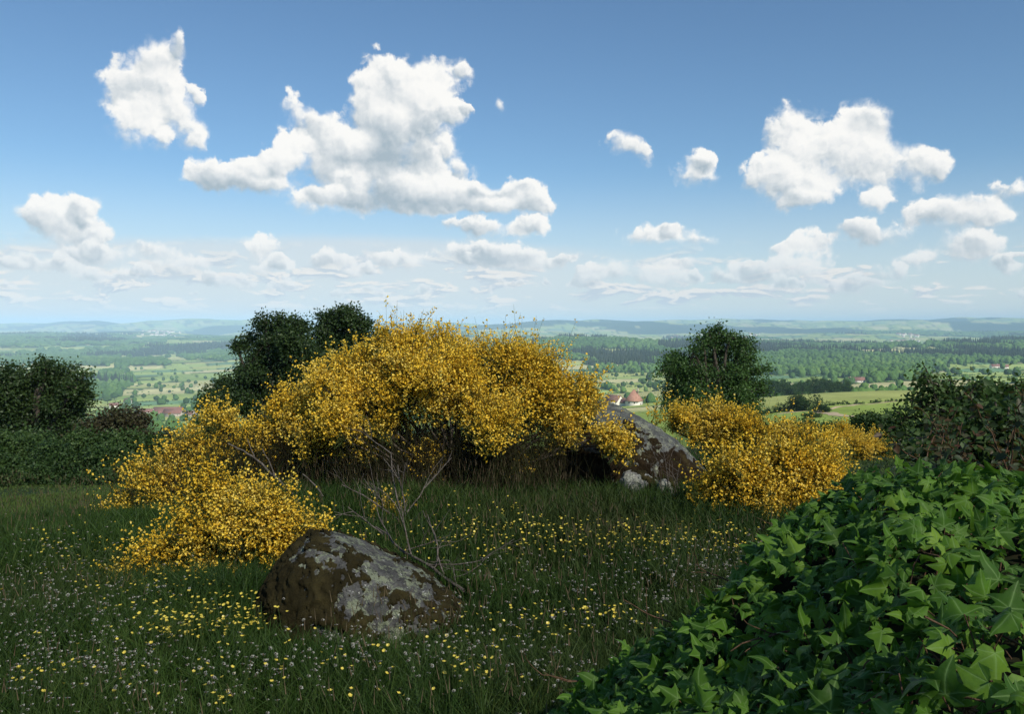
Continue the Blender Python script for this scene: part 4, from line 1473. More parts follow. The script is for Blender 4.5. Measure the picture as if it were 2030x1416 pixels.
# ---------------------------------------------------------------- boulders
def rock_mat(name, base, pale, lich, white, amount):
    m, t, out = material(name)
    tc = t.n.new('ShaderNodeTexCoord').outputs['Object']
    n1 = t.noise(tc, 9, 9, 0.72)
    n2 = t.noise(t.v('ADD', tc, (3.1, 0.7, 5.2)), 9, 10, 0.80)
    n3 = t.noise(t.v('ADD', tc, (7.7, 2.2, 1.1)), 15, 10, 0.78)
    n4 = t.noise(t.v('ADD', tc, (1.7, 5.2, 2.1)), 42, 5, 0.7)
    vo = t.voro(tc, 60, 'F1', 2, 0.6)
    c = t.ramp(n1.outputs[0], [(0.32, tuple(q * 0.45 for q in base)), (0.52, base), (0.7, pale)])
    c = t.mix(t.m('MULTIPLY', t.ss(n2.outputs[0], 0.50 - amount, 0.55 - amount), 0.85), c, lich)
    c = t.mix(t.ss(t.m('MULTIPLY_ADD', vo.outputs['Distance'], -0.10, n3.outputs[0]), 0.525 - amount * 0.6, 0.55 - amount * 0.6), c, white)
    c = t.mix(t.ss(n4.outputs[0], 0.57, 0.63), c, tuple(q * 0.4 for q in base))
    hgt = t.m('ADD', n1.outputs[0], t.m('MULTIPLY', vo.outputs['Distance'], 0.35))
    b = principled(t, c, 0.92, 0.12, hgt, 0.9, 0.02)
    t.l.new(b.outputs[0], out.inputs[0])
    return m


def moss_mat(name, stops):
    m, t, out = material(name)
    tc = t.n.new('ShaderNodeTexCoord').outputs['Object']
    n1 = t.noise(tc, 7, 6, 0.65)
    n2 = t.noise(tc, 160, 4, 0.7)
    x = t.m('ADD', t.m('MULTIPLY', n1.outputs[0], 0.75), t.m('MULTIPLY', n2.outputs[0], 0.30))
    b = principled(t, t.ramp(x, stops), 0.95, 0.05, n2.outputs[0], 1.0, 0.012)
    t.l.new(b.outputs[0], out.inputs[0])
    return m


M['rock_front'] = rock_mat('lichened_granite', (0.075, 0.075, 0.072), (0.15, 0.15, 0.145), (0.20, 0.225, 0.15), (0.45, 0.45, 0.42), 0.0)
M['rock_back'] = rock_mat('grey_granite', (0.10, 0.105, 0.10), (0.20, 0.205, 0.19), (0.24, 0.255, 0.175), (0.42, 0.43, 0.41), -0.01)
M['rock_pale'] = rock_mat('pale_stone', (0.25, 0.25, 0.24), (0.40, 0.40, 0.38), (0.36, 0.37, 0.30), (0.60, 0.60, 0.57), 0.03)
M['moss_brown'] = moss_mat('brown_moss', [(0.3, (0.014, 0.012, 0.006)), (0.5, (0.032, 0.027, 0.012)), (0.7, (0.066, 0.055, 0.022))])
M['moss_dark'] = moss_mat('dark_moss', [(0.3, (0.012, 0.009, 0.006)), (0.55, (0.026, 0.018, 0.010)), (0.75, (0.06, 0.048, 0.02))])


def rock_shape(cx, cy_, half, depth, hgt, prof, sink, seed, nx=260, nt=210, amp=0.05, tilt=0.0):
    """boulder from a long profile: at each station an arch of that height; prof = [(x -1..1, height 0..1)]"""
    x = -np.cos(np.linspace(0.02, math.pi - 0.02, nx))
    pr = np.array(prof)
    hx = np.interp(x, pr[:, 0], pr[:, 1])
    ker = np.ones(9) / 9
    hx = np.convolve(np.pad(hx, 4, mode='edge'), ker, mode='valid')
    dx = np.sqrt(np.clip(1 - np.abs(x) ** 2.6, 0, 1))
    t = np.linspace(0, 2 * math.pi, nt, endpoint=False)
    X, T = np.meshgrid(x, t, indexing='ij')
    c, s = np.cos(T), np.sin(T)
    HX, DX = hx[:, None], dx[:, None]
    y = depth * DX * np.sign(c) * np.abs(c) ** 0.8
    up = np.where(s > 0, hgt * HX * np.abs(s) ** 0.85, -sink * DX * np.abs(s) ** 0.7)
    v = np.stack([X * half, y + tilt * up, up], -1).reshape(-1, 3)
    i, j = np.meshgrid(np.arange(nx - 1), np.arange(nt), indexing='ij')
    f = np.stack([i * nt + j, i * nt + (j + 1) % nt, (i + 1) * nt + (j + 1) % nt, (i + 1) * nt + j], -1).reshape(-1, 4)[:, ::-1]
    caps = []
    for r, rev in ((0, False), (nx - 1, True)):
        v = np.concatenate([v, v[r * nt:(r + 1) * nt].mean(0)[None]])
        k = len(v) - 1
        a = np.stack([np.full(nt, k), r * nt + np.arange(nt), r * nt + (np.arange(nt) + 1) % nt], -1)
        caps.append(a[:, ::-1] if rev else a)
    cen = np.array([0, 0, 0.25 * hgt])
    nrm = unit((v - cen) / np.array([half, depth, hgt]) ** 2)
    d = (fbm(v * 2.6 / half * 0.6 + seed, 4, seed) - 0.5) * 2 * amp * 1.6 + (fbm(v * 16 + seed, 4, seed + 3) - 0.5) * amp * 0.6 + (fbm(v * 55 + seed, 3, seed + 5) - 0.5) * amp * 0.28
    crack = np.abs(fbm(v * np.array([3.0, 3.0, 7.0]) / half * 0.5 + seed * 2, 3, seed + 8) - 0.5)
    d -= amp * 0.5 * np.clip(1 - crack / 0.02, 0, 1)
    v = v + nrm * d[:, None]
    v += np.array([cx, cy_, 0])
    return v, [f, *caps], nrm


def boulder(name, label, loc, mat, moss, mossmask, seed, group=None, thick=0.017, mscale=14, **kw):
    e = empty(name, loc, label, 'boulder', group)
    v, f, n = rock_shape(0, 0, seed=seed, **kw)
    o = obj('stone', mesh('stone', v, f, M[mat], smooth=True), e, (0, 0, 0))
    k = mossmask(v, n, kw)
    w, rid = worley(v * mscale + seed, seed)
    w2, _ = worley(v * mscale * 2.7 + seed, seed + 4)
    cush = np.sqrt(np.clip(1 - (w / 0.85) ** 2, 0, 1)) * (0.6 + 0.8 * rid) + 0.35 * np.sqrt(np.clip(1 - (w2 / 0.9) ** 2, 0, 1))
    t = np.where(k > 0, np.clip(k * 5, 0, 1) * thick * (0.25 + cush), -0.008)
    t = t + (fbm(v * 70, 3, 5) - 0.5) * 0.016 * (k > 0)
    vm = v + n * t[:, None]
    q = f[0]
    keep = (k[q] > -0.02).sum(1) >= 3
    q = q[keep]
    used, inv = np.unique(q, return_inverse=True)
    if len(used):
        obj('moss', mesh('moss', vm[used], inv.reshape(-1, 4), M[moss], smooth=True), e, (0, 0, 0))
    return e


def build_rocks():
    g = P(722, 1200, 4.78)

    def mask1(v, n, kw):
        r = 0.75 * (fbm(v * 5.2 + 1.7, 4, 3) - 0.5) + 0.9 * (fbm(v * 19, 4, 33, 0.7) - 0.5)
        x = v[:, 0] / kw['half']
        z = v[:, 2] / kw['hgt']
        bias = np.where(z < 0.35, 0.10, 0.0) + 0.20 * np.clip((0.15 - x) / 0.5, -0.25, 1) * np.clip((1.05 - z) / 0.3, 0, 1) - 0.10 * np.clip(n[:, 2] - 0.55, 0, 1) * (x > -0.2)
        return r * 1.0 + bias - 0.012
    boulder('boulder', 'rounded boulder with pale lichen and brown moss in the foreground grass', (g[0], 4.78, 0.0), 'rock_front', 'moss_brown', mask1, 4,
            half=0.575, depth=0.43, hgt=0.475, sink=0.25, amp=0.030,
            prof=[(-1, 0.10), (-.93, .40), (-.82, .62), (-.68, .86), (-.52, 1.0), (-.3, 1.0), (-.1, .93), (.1, .80), (.35, .62), (.6, .45), (.85, .24), (1, .06)])

    g = P(1252, 1000, 8.5)

    def mask2(v, n, kw):
        r = 0.75 * (fbm(v * 3.4 + 9.2, 4, 13) - 0.5) + 0.8 * (fbm(v * 14, 4, 43, 0.7) - 0.5)
        z = v[:, 2] / kw['hgt']
        ratio = v[:, 2] / (kw['hgt'] * np.interp(v[:, 0] / kw['half'], *np.array(kw['prof']).T))
        return r * 0.9 - 1.3 * np.clip(ratio - 0.74, 0, 1) + np.where(n[:, 1] < -0.2, 0.22, -0.10) - 0.6 * np.clip(n[:, 2] - 0.45, 0, 1) + 0.04 * (z < .5)
    boulder('boulder', 'large dark mossy rock with a bare lit top between the two brooms', (g[0], 8.75, -0.04), 'rock_back', 'moss_dark', mask2, 8, thick=0.022, mscale=11,
            half=0.96, depth=0.62, hgt=0.90, sink=0.3, amp=0.045, tilt=0.16,
            prof=[(-1, 0.2), (-.9, .45), (-.7, .78), (-.5, .98), (-.35, 1.0), (-.1, .94), (.15, .82), (.4, .62), (.62, .42), (.82, .22), (1, .04)])
    none = lambda v, n, kw: (fbm(v * 6 + 3, 3, 2) - 0.62)
    for px, py, Y, hf, dp, hg, sd, lab, mt in (
            (1262, 948, 8.0, .165, .11, .10, 21, 'flat pale stone lying against the foot of the dark mossy rock', 'rock_pale'),
            (1322, 962, 7.95, .10, .09, .10, 22, 'small grey stone right of the flat pale stone', 'rock_pale'),
            (1316, 1000, 7.75, .13, .10, .13, 23, 'small mossy stone half sunk in grass below the dark rock', 'rock_back'),
            (1865, 885, 12.0, .32, .3, .26, 24, 'grey boulder half hidden in the shrubs at the right edge', 'rock_pale')):
        b = P(px, py, Y)
        boulder('stone', lab, (b[0], Y, b[2] - 0.03), mt, 'moss_brown', none, sd, nx=60, nt=50, half=hf, depth=dp, hgt=hg, sink=0.12, amp=hf * 0.12, thick=0.015, mscale=20,
                prof=[(-1, .1), (-.8, .6), (-.4, .95), (0, 1), (.5, .8), (.85, .45), (1, .1)])
    # bank of earth and turf that carries the rock and the big brooms is part of the meadow


build_rocks()

# ---------------------------------------------------------------- dead wood
def twiggy(tb, p, d, L, r, depth, curl=0.25):
    k = 6
    pts = [np.array(p, float)]
    d = unit(np.array(d, float))
    for s in range(k):
        d = unit(d + rng.normal(size=3) * curl * 0.5 + np.array([0, 0, 0.02]))
        pts.append(pts[-1] + d * L / k)
    pts = np.array(pts)
    tb.add(pts, np.linspace(r, r * 0.45, k + 1), 5)
    if depth:
        for s in range(rng.integers(1, 4)):
            j = rng.integers(2, k + 1)
            nd = unit(d + rng.normal(size=3) * 0.65)
            twiggy(tb, pts[j], nd, L * (0.45 + 0.3 * rng.random()), r * 0.55, depth - 1, curl)


def build_deadwood():
    e = empty('dead_branch', P(900, 1150, 5.2), 'grey dead branch with bare twigs lying behind the front boulder', 'branch')
    tb = Tubes()
    tb.curve(P(920, 1172, 5.05), P(800, 1095, 5.6), 0.011, 0.008, 0.02, 7, 6)
    tb.curve(P(800, 1095, 5.6), P(745, 1045, 6.0), 0.008, 0.005, 0.03, 6, 6)
    obj('stem', tb.mesh('stem', M['dead_wood']), e)
    tb = Tubes()
    for a, b, r in (((880, 1140, 5.25), (830, 1040, 5.5), .006), ((850, 1122, 5.35), (960, 1105, 5.3), .006), ((815, 1100, 5.5), (800, 1000, 5.7), .007), ((860, 1128, 5.3), (900, 1085, 5.4), .005),
                    ((780, 1078, 5.7), (742, 1000, 5.9), .006), ((840, 1115, 5.4), (930, 1150, 5.2), .004), ((800, 1093, 5.6), (870, 1075, 5.5), .005), ((890, 1150, 5.2), (955, 1128, 5.2), .004),
                    ((760, 1060, 5.9), (705, 1010, 6.1), .006), ((905, 1160, 5.15), (890, 1100, 5.3), .004)):
        p = P(*a)
        twiggy(tb, p, P(*b) - p, np.linalg.norm(P(*b) - p), r, 2)
    obj('twig', tb.mesh('twig', M['dead_wood']), e)
    e = empty('dead_shrub', G(800, 6.9), 'bare grey dead shrub standing between the great broom and the boulder', 'shrub')
    tb = Tubes()
    for a, b, r in (((800, 1030, 6.9), (760, 905, 7.1), .010), ((805, 1030, 6.9), (812, 920, 7.0), .009), ((795, 1035, 6.8), (690, 955, 7.0), .009), ((800, 1030, 6.9), (860, 935, 7.2), .008), ((790, 1040, 6.8), (670, 1000, 6.9), .007)):
        p = P(*a)
        twiggy(tb, p, P(*b) - p, np.linalg.norm(P(*b) - p), r, 2, 0.18)
    obj('stem', tb.mesh('stem', M['dead_wood']), e)
    e = empty('bare_stem', G(575, 7.8), 'long bare grey stem leaning left out of the left broom', 'branch')
    tb = Tubes()
    for a, b, r in (((585, 985, 7.7), (500, 905, 7.6), .014), ((500, 905, 7.6), (452, 880, 7.6), .009), ((505, 909, 7.6), (490, 870, 7.6), .006), ((640, 985, 7.3), (600, 940, 7.4), .008), ((548, 950, 7.6), (520, 890, 7.7), .006)):
        tb.curve(P(*a), P(*b), r, r * 0.6, 0.05, 6, 6)
    obj('stem', tb.mesh('stem', M['dead_wood']), e)
    e = empty('dead_shoots', G(1330, 7.8), 'thin dead shoots standing in front of the mossy rock', 'shrub')
    tb = Tubes()
    for k in range(9):
        x = 1330 + rng.normal() * 14
        p = P(x, 985 + rng.normal() * 6, 7.75)
        twiggy(tb, p, [rng.normal() * 0.2, 0, 1], 0.25 + 0.15 * rng.random(), .0035, 2, 0.2)
    obj('stem', tb.mesh('stem', M['dead_wood']), e)


build_deadwood()

# ---------------------------------------------------------------- the meadow
EXCL = []                                     # boulders' outlines: no grass through them
g_ = P(722, 1200, 4.78)
EXCL.append((g_[0], 4.78, 0.60, 0.47))
g_ = P(1252, 1000, 8.5)
EXCL.append((g_[0], 8.75, 0.94, 0.60))


def free(x, y):
    ok = np.ones(len(x), bool)
    for a, b, c, d in EXCL:
        ok &= ((x - a) / c) ** 2 + ((y - b) / d) ** 2 > 1
    return ok


def meadow_points(n, y0, y1):
    """evenly over the meadow in view between two depths"""
    Y = np.sqrt(y0 ** 2 + (y1 ** 2 - y0 ** 2) * rng.random(n))
    x = (rng.random(n) * 2 - 1) * 0.66 * Y
    ok = free(x, Y)
    return x[ok], Y[ok]


def build_grass():
    V, Fq, Ft, T, off = [], [], [], [], 0
    for n, y0, y1, hlo, hhi, w in ((115000, 2.9, 5.2, 0.08, 0.31, 0.0023), (115000, 5.2, 8.5, 0.07, 0.28, 0.0031), (95000, 8.5, 13, 0.06, 0.22, 0.0046), (80000, 13, 24, 0.05, 0.18, 0.009)):
        x, y = meadow_points(n, y0, y1)
        # tufts: pull points together
        cell = 0.16
        cx, cy_ = np.floor(x / cell), np.floor(y / cell)
        jx = (cx + hash3(cx.astype(int), cy_.astype(int), cx.astype(int) * 0, 3)) * cell
        jy = (cy_ + hash3(cx.astype(int), cy_.astype(int), cx.astype(int) * 0, 4)) * cell
        pull = 0.55 * hash3(cx.astype(int), cy_.astype(int), cx.astype(int) * 0, 5)
        x, y = x + (jx - x) * pull, y + (jy - y) * pull
        z = height(x, y)
        m = len(x)
        patch = fbm(p2(x / 1.1, y / 1.1), 3, 9)
        hgt = (hlo + (hhi - hlo) * rng.random(m) ** 1.3) * (0.55 + 0.9 * patch)
        hgt *= np.where(y > 7.6, 0.8, 1)
        hgt *= 1 - 0.55 * np.exp(-(((x - EXCL[0][0]) / 0.75) ** 2 + ((y - 4.4) / 0.4) ** 2))
        col = CX + F * x / y
        short = np.clip((y - 8.2) / 1.5, 0, 1) * np.clip((330 - col) / 90, 0, 1) + np.clip((y - 9.5) / 1.5, 0, 1) * np.clip((col - 1600) / 50, 0, 1)
        hgt *= 1 - 0.62 * short
        a = rng.random(m) * 6.283
        lean = (0.15 + 0.75 * rng.random(m) ** 1.5) * hgt
        dx, dy = np.cos(a), np.sin(a)
        b = rng.random(m) * 6.283
        sx, sy = np.cos(b), np.sin(b)
        ww = w * (0.55 + 0.9 * rng.random(m))
        base = np.stack([x, y, z - 0.01], -1)
        mid = base + np.stack([dx * lean * 0.28, dy * lean * 0.28, hgt * 0.58], -1)
        tip = base + np.stack([dx * lean, dy * lean, hgt * (1 - 0.25 * rng.random(m))], -1)
        s = np.stack([sx * ww, sy * ww, np.zeros(m)], -1)
        v = np.stack([base - s, base + s, mid - s * 0.8, mid + s * 0.8, tip], 1)
        k = np.arange(m)[:, None] * 5 + off
        Fq.append(np.concatenate([k, k + 1, k + 3, k + 2], 1))
        Ft.append(np.concatenate([k + 2, k + 3, k + 4], 1))
        V.append(v.reshape(-1, 3))
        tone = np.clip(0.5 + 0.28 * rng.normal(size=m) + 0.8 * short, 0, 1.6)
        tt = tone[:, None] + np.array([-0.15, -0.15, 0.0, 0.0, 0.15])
        T.append(tt.ravel())
        off += m * 5
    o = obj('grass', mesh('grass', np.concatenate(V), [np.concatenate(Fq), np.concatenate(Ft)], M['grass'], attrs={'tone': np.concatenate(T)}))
    tag(o, kind='stuff')


build_grass()


def buttercup_parts():
    v, f, mi = [], [], []
    n = 0
    for k in range(5):
        a = k * 2 * math.pi / 5
        c, s = math.cos(a), math.sin(a)
        pv = np.array([[0, 0, 0], [.42, .35, .22], [.30, .85, .50], [-.30, .85, .50], [-.42, .35, .22]], float)
        rot = np.array([[c, -s, 0], [s, c, 0], [0, 0, 1]])
        v.append(pv @ rot.T)
        f += [[n, n + 1, n + 2], [n, n + 2, n + 3], [n, n + 3, n + 4]]
        n += 5
    return np.concatenate(v), np.array(f)


def stalk(h, r, bend, sides=3):
    t = np.linspace(0, 1, 4)
    p = np.stack([bend * t * t, 0.3 * bend * t, h * (t - 1)], -1) - np.array([bend, 0.3 * bend, 0])
    a = np.arange(sides) * 2 * math.pi / sides
    v = (p[:, None] + np.stack([np.cos(a), np.sin(a), a * 0], -1)[None] * r).reshape(-1, 3)
    f = [[i * sides + j, i * sides + (j + 1) % sides, (i + 1) * sides + (j + 1) % sides, (i + 1) * sides + j] for i in range(3) for j in range(sides)]
    return v, np.array(f)


def plantain_parts():
    """ribwort plantain: dark oval head with a ring of white stamens"""
    v, f = ico(1)
    v = v * np.array([.26, .26, .62])
    hv, hf = v, f
    sv, sf, n = [], [], 0
    for k in range(11):
        a = k * 2 * math.pi / 11
        d = np.array([math.cos(a), math.sin(a), 0])
        s = np.array([-d[1], d[0], 0]) * 0.11
        z = np.array([0, 0, 0.12 * math.sin(k * 2.4) - 0.05])
        p = d * 0.30 + z
        q = d * (0.85 + 0.15 * math.sin(k * 5)) + z + np.array([0, 0, 0.12])
        u = np.array([0, 0, 0.15])
        sv += [p - s * .4, p + s * .4, q + s + u, q - s - u * .3]
        sf += [[n, n + 1, n + 2, n + 3]]
        n += 4
    return hv, hf, np.array(sv), np.array(sf)


def build_flowers():
    bv, bf = buttercup_parts()
    # where the buttercups stand: drifts seen in the photograph, as ellipses of the ground
    drift = [(1000, 1050, 150, 44, 190), (960, 1030, 100, 30, 70), (1120, 1045, 100, 30, 80), (400, 1225, 120, 40, 130), (340, 1255, 60, 16, 60), (620, 1035, 70, 22, 60), (470, 1200, 60, 36, 70), (690, 1055, 60, 22, 40),
             (930, 1325, 60, 20, 26), (1000, 1240, 160, 40, 50), (1190, 1215, 90, 40, 40), (60, 1340, 60, 30, 20), (1300, 1070, 120, 30, 90), (1480, 1075, 80, 20, 60), (1400, 1045, 120, 18, 80), (220, 1150, 160, 60, 40), (700, 1330, 300, 60, 40), (1250, 1050, 60, 26, 70),
             (440, 1390, 30, 25, 12), (300, 1330, 250, 50, 40), (130, 1060, 90, 30, 60), (330, 1150, 80, 30, 50)]
    pos = []
    for px, py, sx, sy, n in drift:
        a = px + rng.normal(size=n) * sx * 0.6
        b = np.clip(py + rng.normal(size=n) * sy * 0.6, 960, 1440)
        Y = ZC / ((b - HY) / F)
        for _ in range(4):
            x = (a - CX) / F * Y
            Y = (ZC - height(x, Y) - 0.22) / ((b - HY) / F)
        pos.append(np.stack([(a - CX) / F * Y, Y], -1))
    pos = np.concatenate(pos)
    pos = pos[free(pos[:, 0], pos[:, 1]) & (pos[:, 1] > 2.6)]
    pos = pos[np.argsort(pos[:, 1] + rng.random(len(pos)) * 0.2)]
    protos = []
    for k in range(5):
        h = 0.30
        sv, sf = stalk(h, 0.0011, 0.05 * rng.normal())
        s = 0.0086
        ang = rng.normal(size=2) * 0.35
        cx, sx = math.cos(ang[0]), math.sin(ang[0])
        fv = bv * s
        fv = fv @ np.array([[1, 0, 0], [0, cx, -sx], [0, sx, cx]]).T
        protos.append(mesh('buttercup', np.concatenate([sv, fv]), [sf, bf + len(sv)], [M['stalk'], M['buttercup']], midx=[0] * len(sf) + [1] * len(bf)))
    for x, y in pos[:300]:
        o = obj('buttercup', protos[rng.integers(5)], None, (x, y, hz(x, y) + 0.20 + 0.12 * rng.random()))
        o.rotation_euler = (rng.normal() * .1, rng.normal() * .1, rng.random() * 6.28)
        s = 0.8 + 0.5 * rng.random()
        o.scale = (s, s, 1.0)
        tag(o, 'single yellow buttercup on a thin stalk in the meadow grass', 'flower', 'buttercups scattered in the near meadow')
    rest = pos[300:]
    x, y = rest[:, 0], rest[:, 1]
    n = len(rest)
    R = frames(np.stack([np.cos(rng.random(n) * 6.28), np.sin(rng.random(n) * 6.28), rng.normal(size=n) * 0.25], -1), unit(np.array([0, 0, 1]) + rng.normal(size=(n, 3)) * 0.3))
    P3 = np.stack([x, y, height(x, y) + 0.12 + 0.12 * rng.random(n)], -1)
    v, f = scatter(bv, bf, P3, R, 0.0086 * (0.8 + 0.5 * rng.random(n)))
    tag(obj('buttercups', mesh('buttercups', v, f, M['buttercup'])), kind='stuff')
    # plantains
    hv, hf, sv, sf = plantain_parts()
    drift = [(170, 1170, 170, 60, 420), (200, 1290, 200, 60, 420), (60, 1220, 90, 60, 160), (560, 1300, 200, 60, 260), (980, 1210, 160, 60, 190), (1130, 1180, 150, 60, 200), (1300, 1130, 120, 50, 190), (1390, 1110, 110, 40, 160), (860, 1270, 120, 50, 150),
             (100, 1080, 110, 40, 200), (1080, 1330, 160, 50, 160), (700, 1260, 120, 40, 120), (350, 1390, 250, 30, 120), (60, 1370, 90, 50, 60), (1000, 1120, 200, 30, 150), (1480, 1090, 90, 30, 160)]
    pos = []
    for px, py, sx, sy, n in drift:
        a = px + rng.normal(size=n) * sx * 0.65
        b = np.clip(py + rng.normal(size=n) * sy * 0.65, 1000, 1440)
        Y = ZC / ((b - HY) / F)
        for _ in range(4):
            x = (a - CX) / F * Y
            Y = (ZC - height(x, Y) - 0.26) / ((b - HY) / F)
        pos.append(np.stack([(a - CX) / F * Y, Y], -1))
    pos = np.concatenate(pos)
    pos = pos[free(pos[:, 0], pos[:, 1]) & (pos[:, 1] > 2.6) & (rng.random(len(pos)) < 0.62)]
    pos = pos[np.argsort(pos[:, 1] + rng.random(len(pos)) * 0.2)]
    protos = []
    for k in range(4):
        tv, tf = stalk(0.30, 0.0009, 0.04 * rng.normal())
        s = 0.0088
        protos.append(mesh('plantain', np.concatenate([tv, hv * s, sv * s]), [tf, sf + len(tv) + len(hv), hf + len(tv)], [M['stalk'], M['plantain_head'], M['plantain_white']],
                           midx=[0] * len(tf) + [2] * len(sf) + [1] * len(hf)))
    for x, y in pos[:300]:
        o = obj('plantain', protos[rng.integers(4)], None, (x, y, hz(x, y) + 0.22 + 0.14 * rng.random()))
        o.rotation_euler = (rng.normal() * .25, rng.normal() * .25, rng.random() * 6.28)
        s = 0.75 + 0.5 * rng.random()
        o.scale = (s, s, 1.0)
        tag(o, 'small dark plantain head with a ring of white stamens in the grass', 'flower', 'flowering plantains in the near meadow')
    rest = pos[300:]
    n = len(rest)
    x, y = rest[:, 0], rest[:, 1]
    P3 = np.stack([x, y, height(x, y) + 0.15 + 0.14 * rng.random(n)], -1)
    a = rng.random(n) * 6.28
    R = frames(np.stack([np.cos(a), np.sin(a), rng.normal(size=n) * 0.3], -1), unit(np.array([0, 0, 1]) + rng.normal(size=(n, 3)) * 0.3))
    s = 0.0088 * (0.75 + 0.5 * rng.random(n))
    v1, f1 = scatter(hv, hf, P3, R, s)
    v2, f2 = scatter(sv, sf, P3, R, s)
    tag(obj('plantains', mesh('plantains', np.concatenate([v1, v2]), [f1, f2 + len(v1)], [M['plantain_head'], M['plantain_white']], midx=[0] * len(f1) + [1] * len(f2))), kind='stuff')
    # reddish seed heads of the grasses
    x, y = meadow_points(9000, 3.0, 12)
    keep = fbm(p2(x / 1.4, y / 1.4), 3, 15) > 0.47
    x, y = x[keep], y[keep]
    n = len(x)
    z = height(x, y)
    root = np.stack([x, y, z], -1)
    tip = root + np.stack([rng.normal(size=n) * .06, rng.normal(size=n) * .06, 0.24 + 0.18 * rng.random(n)], -1)
    v1, f1 = batch_tubes(root, tip, np.full(n, .0008), np.full(n, .0005), np.zeros((n, 3)))
    ax = unit(tip - root)
    v2, f2 = batch_tubes(tip - ax * 0.055, tip, np.full(n, .0028), np.full(n, .0006), np.zeros((n, 3)))
    m = plain_mat('seed_heads', (0.10, 0.070, 0.040), (0.15, 0.12, 0.07), 0.9, 0.1, 2)
    tag(obj('seed_heads', mesh('seed_heads', np.concatenate([v1, v2]), [f1, f2 + len(v1)], [M['stalk'], m], midx=[0] * len(f1) + [1] * len(f2))), kind='stuff')


build_flowers()


# ---------------------------------------------------------------- ivy in the right foreground
def ivy_template(seed):
    r = np.random.default_rng(seed)
    h = np.array([[0, .06], [0, .35], [0, .66], [0, 1.0], [.29, .21], [.58, .36], [.20, .02], [.42, -.04], [.05, -.06], [.20, -.15], [.32, .10], [.42, .42], [.22, .46], [.14, .72]], float)
    vein = np.array([1, 1, 1, 1, 1, 1, 1, 1, 0, 0, 0, 0, 0, 0], float)
    tris = [(0, 8, 9), (0, 9, 6), (6, 9, 7), (6, 7, 10), (0, 6, 10), (0, 10, 4), (4, 10, 5), (4, 5, 11), (4, 11, 12), (0, 4, 12), (0, 12, 1), (1, 12, 2), (12, 13, 2), (2, 13, 3)]
    lobe = np.ones(14)
    sc = 0.85 + 0.35 * r.random(2)
    L, Rr = h.copy(), h.copy()
    v, ve, f = [], [], []
    for side, arr in ((1, Rr), (-1, L)):
        a = arr.copy()
        k = r.normal(size=3) * 0.05
        a[5] += [k[0] + (sc[0] - 1) * .3, k[1]]
        a[7] += [k[2], 0]
        a[12] += [r.normal() * .025, 0]
        a[:, 0] *= side
        n = len(v)
        v += list(a)
        ve += list(vein)
        f += [[t + n for t in (q if side == 1 else q[::-1])] for q in tris]
    v = np.array(v)
    ve = np.array(ve)
    f = np.array(f)
    # weld the midrib
    mp = np.arange(len(v))
    for k in range(4):
        mp[14 + k] = k
    f = mp[f]
    keep, inv = np.unique(f, return_inverse=True)
    v, ve, f = v[keep], ve[keep], inv.reshape(-1, 3)
    # one linear subdivision
    edges = {}
    vv, vn = list(v), list(ve)
    nf = []
    def mid(a, b):
        q = (min(a, b), max(a, b))
        if q not in edges:
            edges[q] = len(vv)
            vv.append((v[a] + v[b]) / 2)
            vn.append(1.0 if ve[a] > 0.5 and ve[b] > 0.5 else 0.0)
        return edges[q]
    for a, b, c in f:
        x, y, z = mid(a, b), mid(b, c), mid(c, a)
        nf += [[a, x, z], [x, b, y], [z, y, c], [x, y, z]]
    v, ve, f = np.array(vv), np.array(vn), np.array(nf)
    ph = r.random(4) * 6.28
    z = -0.42 * np.abs(v[:, 0]) ** 1.2 * (0.2 + 0.9 * r.random()) - (0.10 + 0.30 * r.random()) * np.clip(v[:, 1] - 0.25, 0, 1) ** 1.5 + 0.05 * np.sin(v[:, 0] * 7 + ph[0]) + 0.05 * np.sin(v[:, 1] * 6 + ph[1]) - 0.018 * ve
    z += 0.16 * r.normal() * v[:, 0]
    return np.column_stack([v, z]), f, ve


def ivy_mat():
    m, t, out = material('ivy_leaves')
    at = t.n.new('ShaderNodeAttribute')
    at.attribute_name = 'vein'
    geo = t.n.new('ShaderNodeNewGeometry')
    oi = t.n.new('ShaderNodeObjectInfo')
    ton = t.n.new('ShaderNodeAttribute')
    ton.attribute_name = 'tone'
    tc = t.n.new('ShaderNodeTexCoord')
    r = t.m('FRACT', t.m('ADD', oi.outputs['Random'], ton.outputs['Fac']))
    n = t.noise(geo.outputs['Position'], 4.5, 3, 0.5).outputs[0]
    x = t.m('ADD', t.m('MULTIPLY', r, 0.62), t.m('MULTIPLY_ADD', n, 1.1, -0.33), clamp=True)
    c = t.ramp(x, [(0.0, (0.016, 0.042, 0.006)), (0.35, (0.038, 0.098, 0.009)), (0.7, (0.085, 0.190, 0.018)), (1.0, (0.175, 0.290, 0.030))])
    fine = t.noise(geo.outputs['Position'], 130, 4, 0.6).outputs[0]
    c = t.mix(t.lin(fine, 0.35, 0.7, 0.0, 0.35), c, (0.05, 0.11, 0.03))
    vn = t.m('POWER', at.outputs['Fac'], 5.0)
    c = t.mix(t.m('MULTIPLY', vn, 0.7), c, (0.19, 0.31, 0.10))
    b = principled(t, c, t.lin(fine, 0.3, 0.7, 0.45, 0.62), 0.16, t.m('MULTIPLY_ADD', vn, -0.5, fine), 0.35, 0.002)
    tr = t.node('ShaderNodeBsdfTranslucent', Color=t.mix(0.5, c, (0.10, 0.24, 0.01)))
    mx = t.node('ShaderNodeMixShader', Fac=0.32)
    t.l.new(b.outputs[0], mx.inputs[1])
    t.l.new(tr.outputs[0], mx.inputs[2])
    t.l.new(mx.outputs[0], out.inputs[0])
    return m


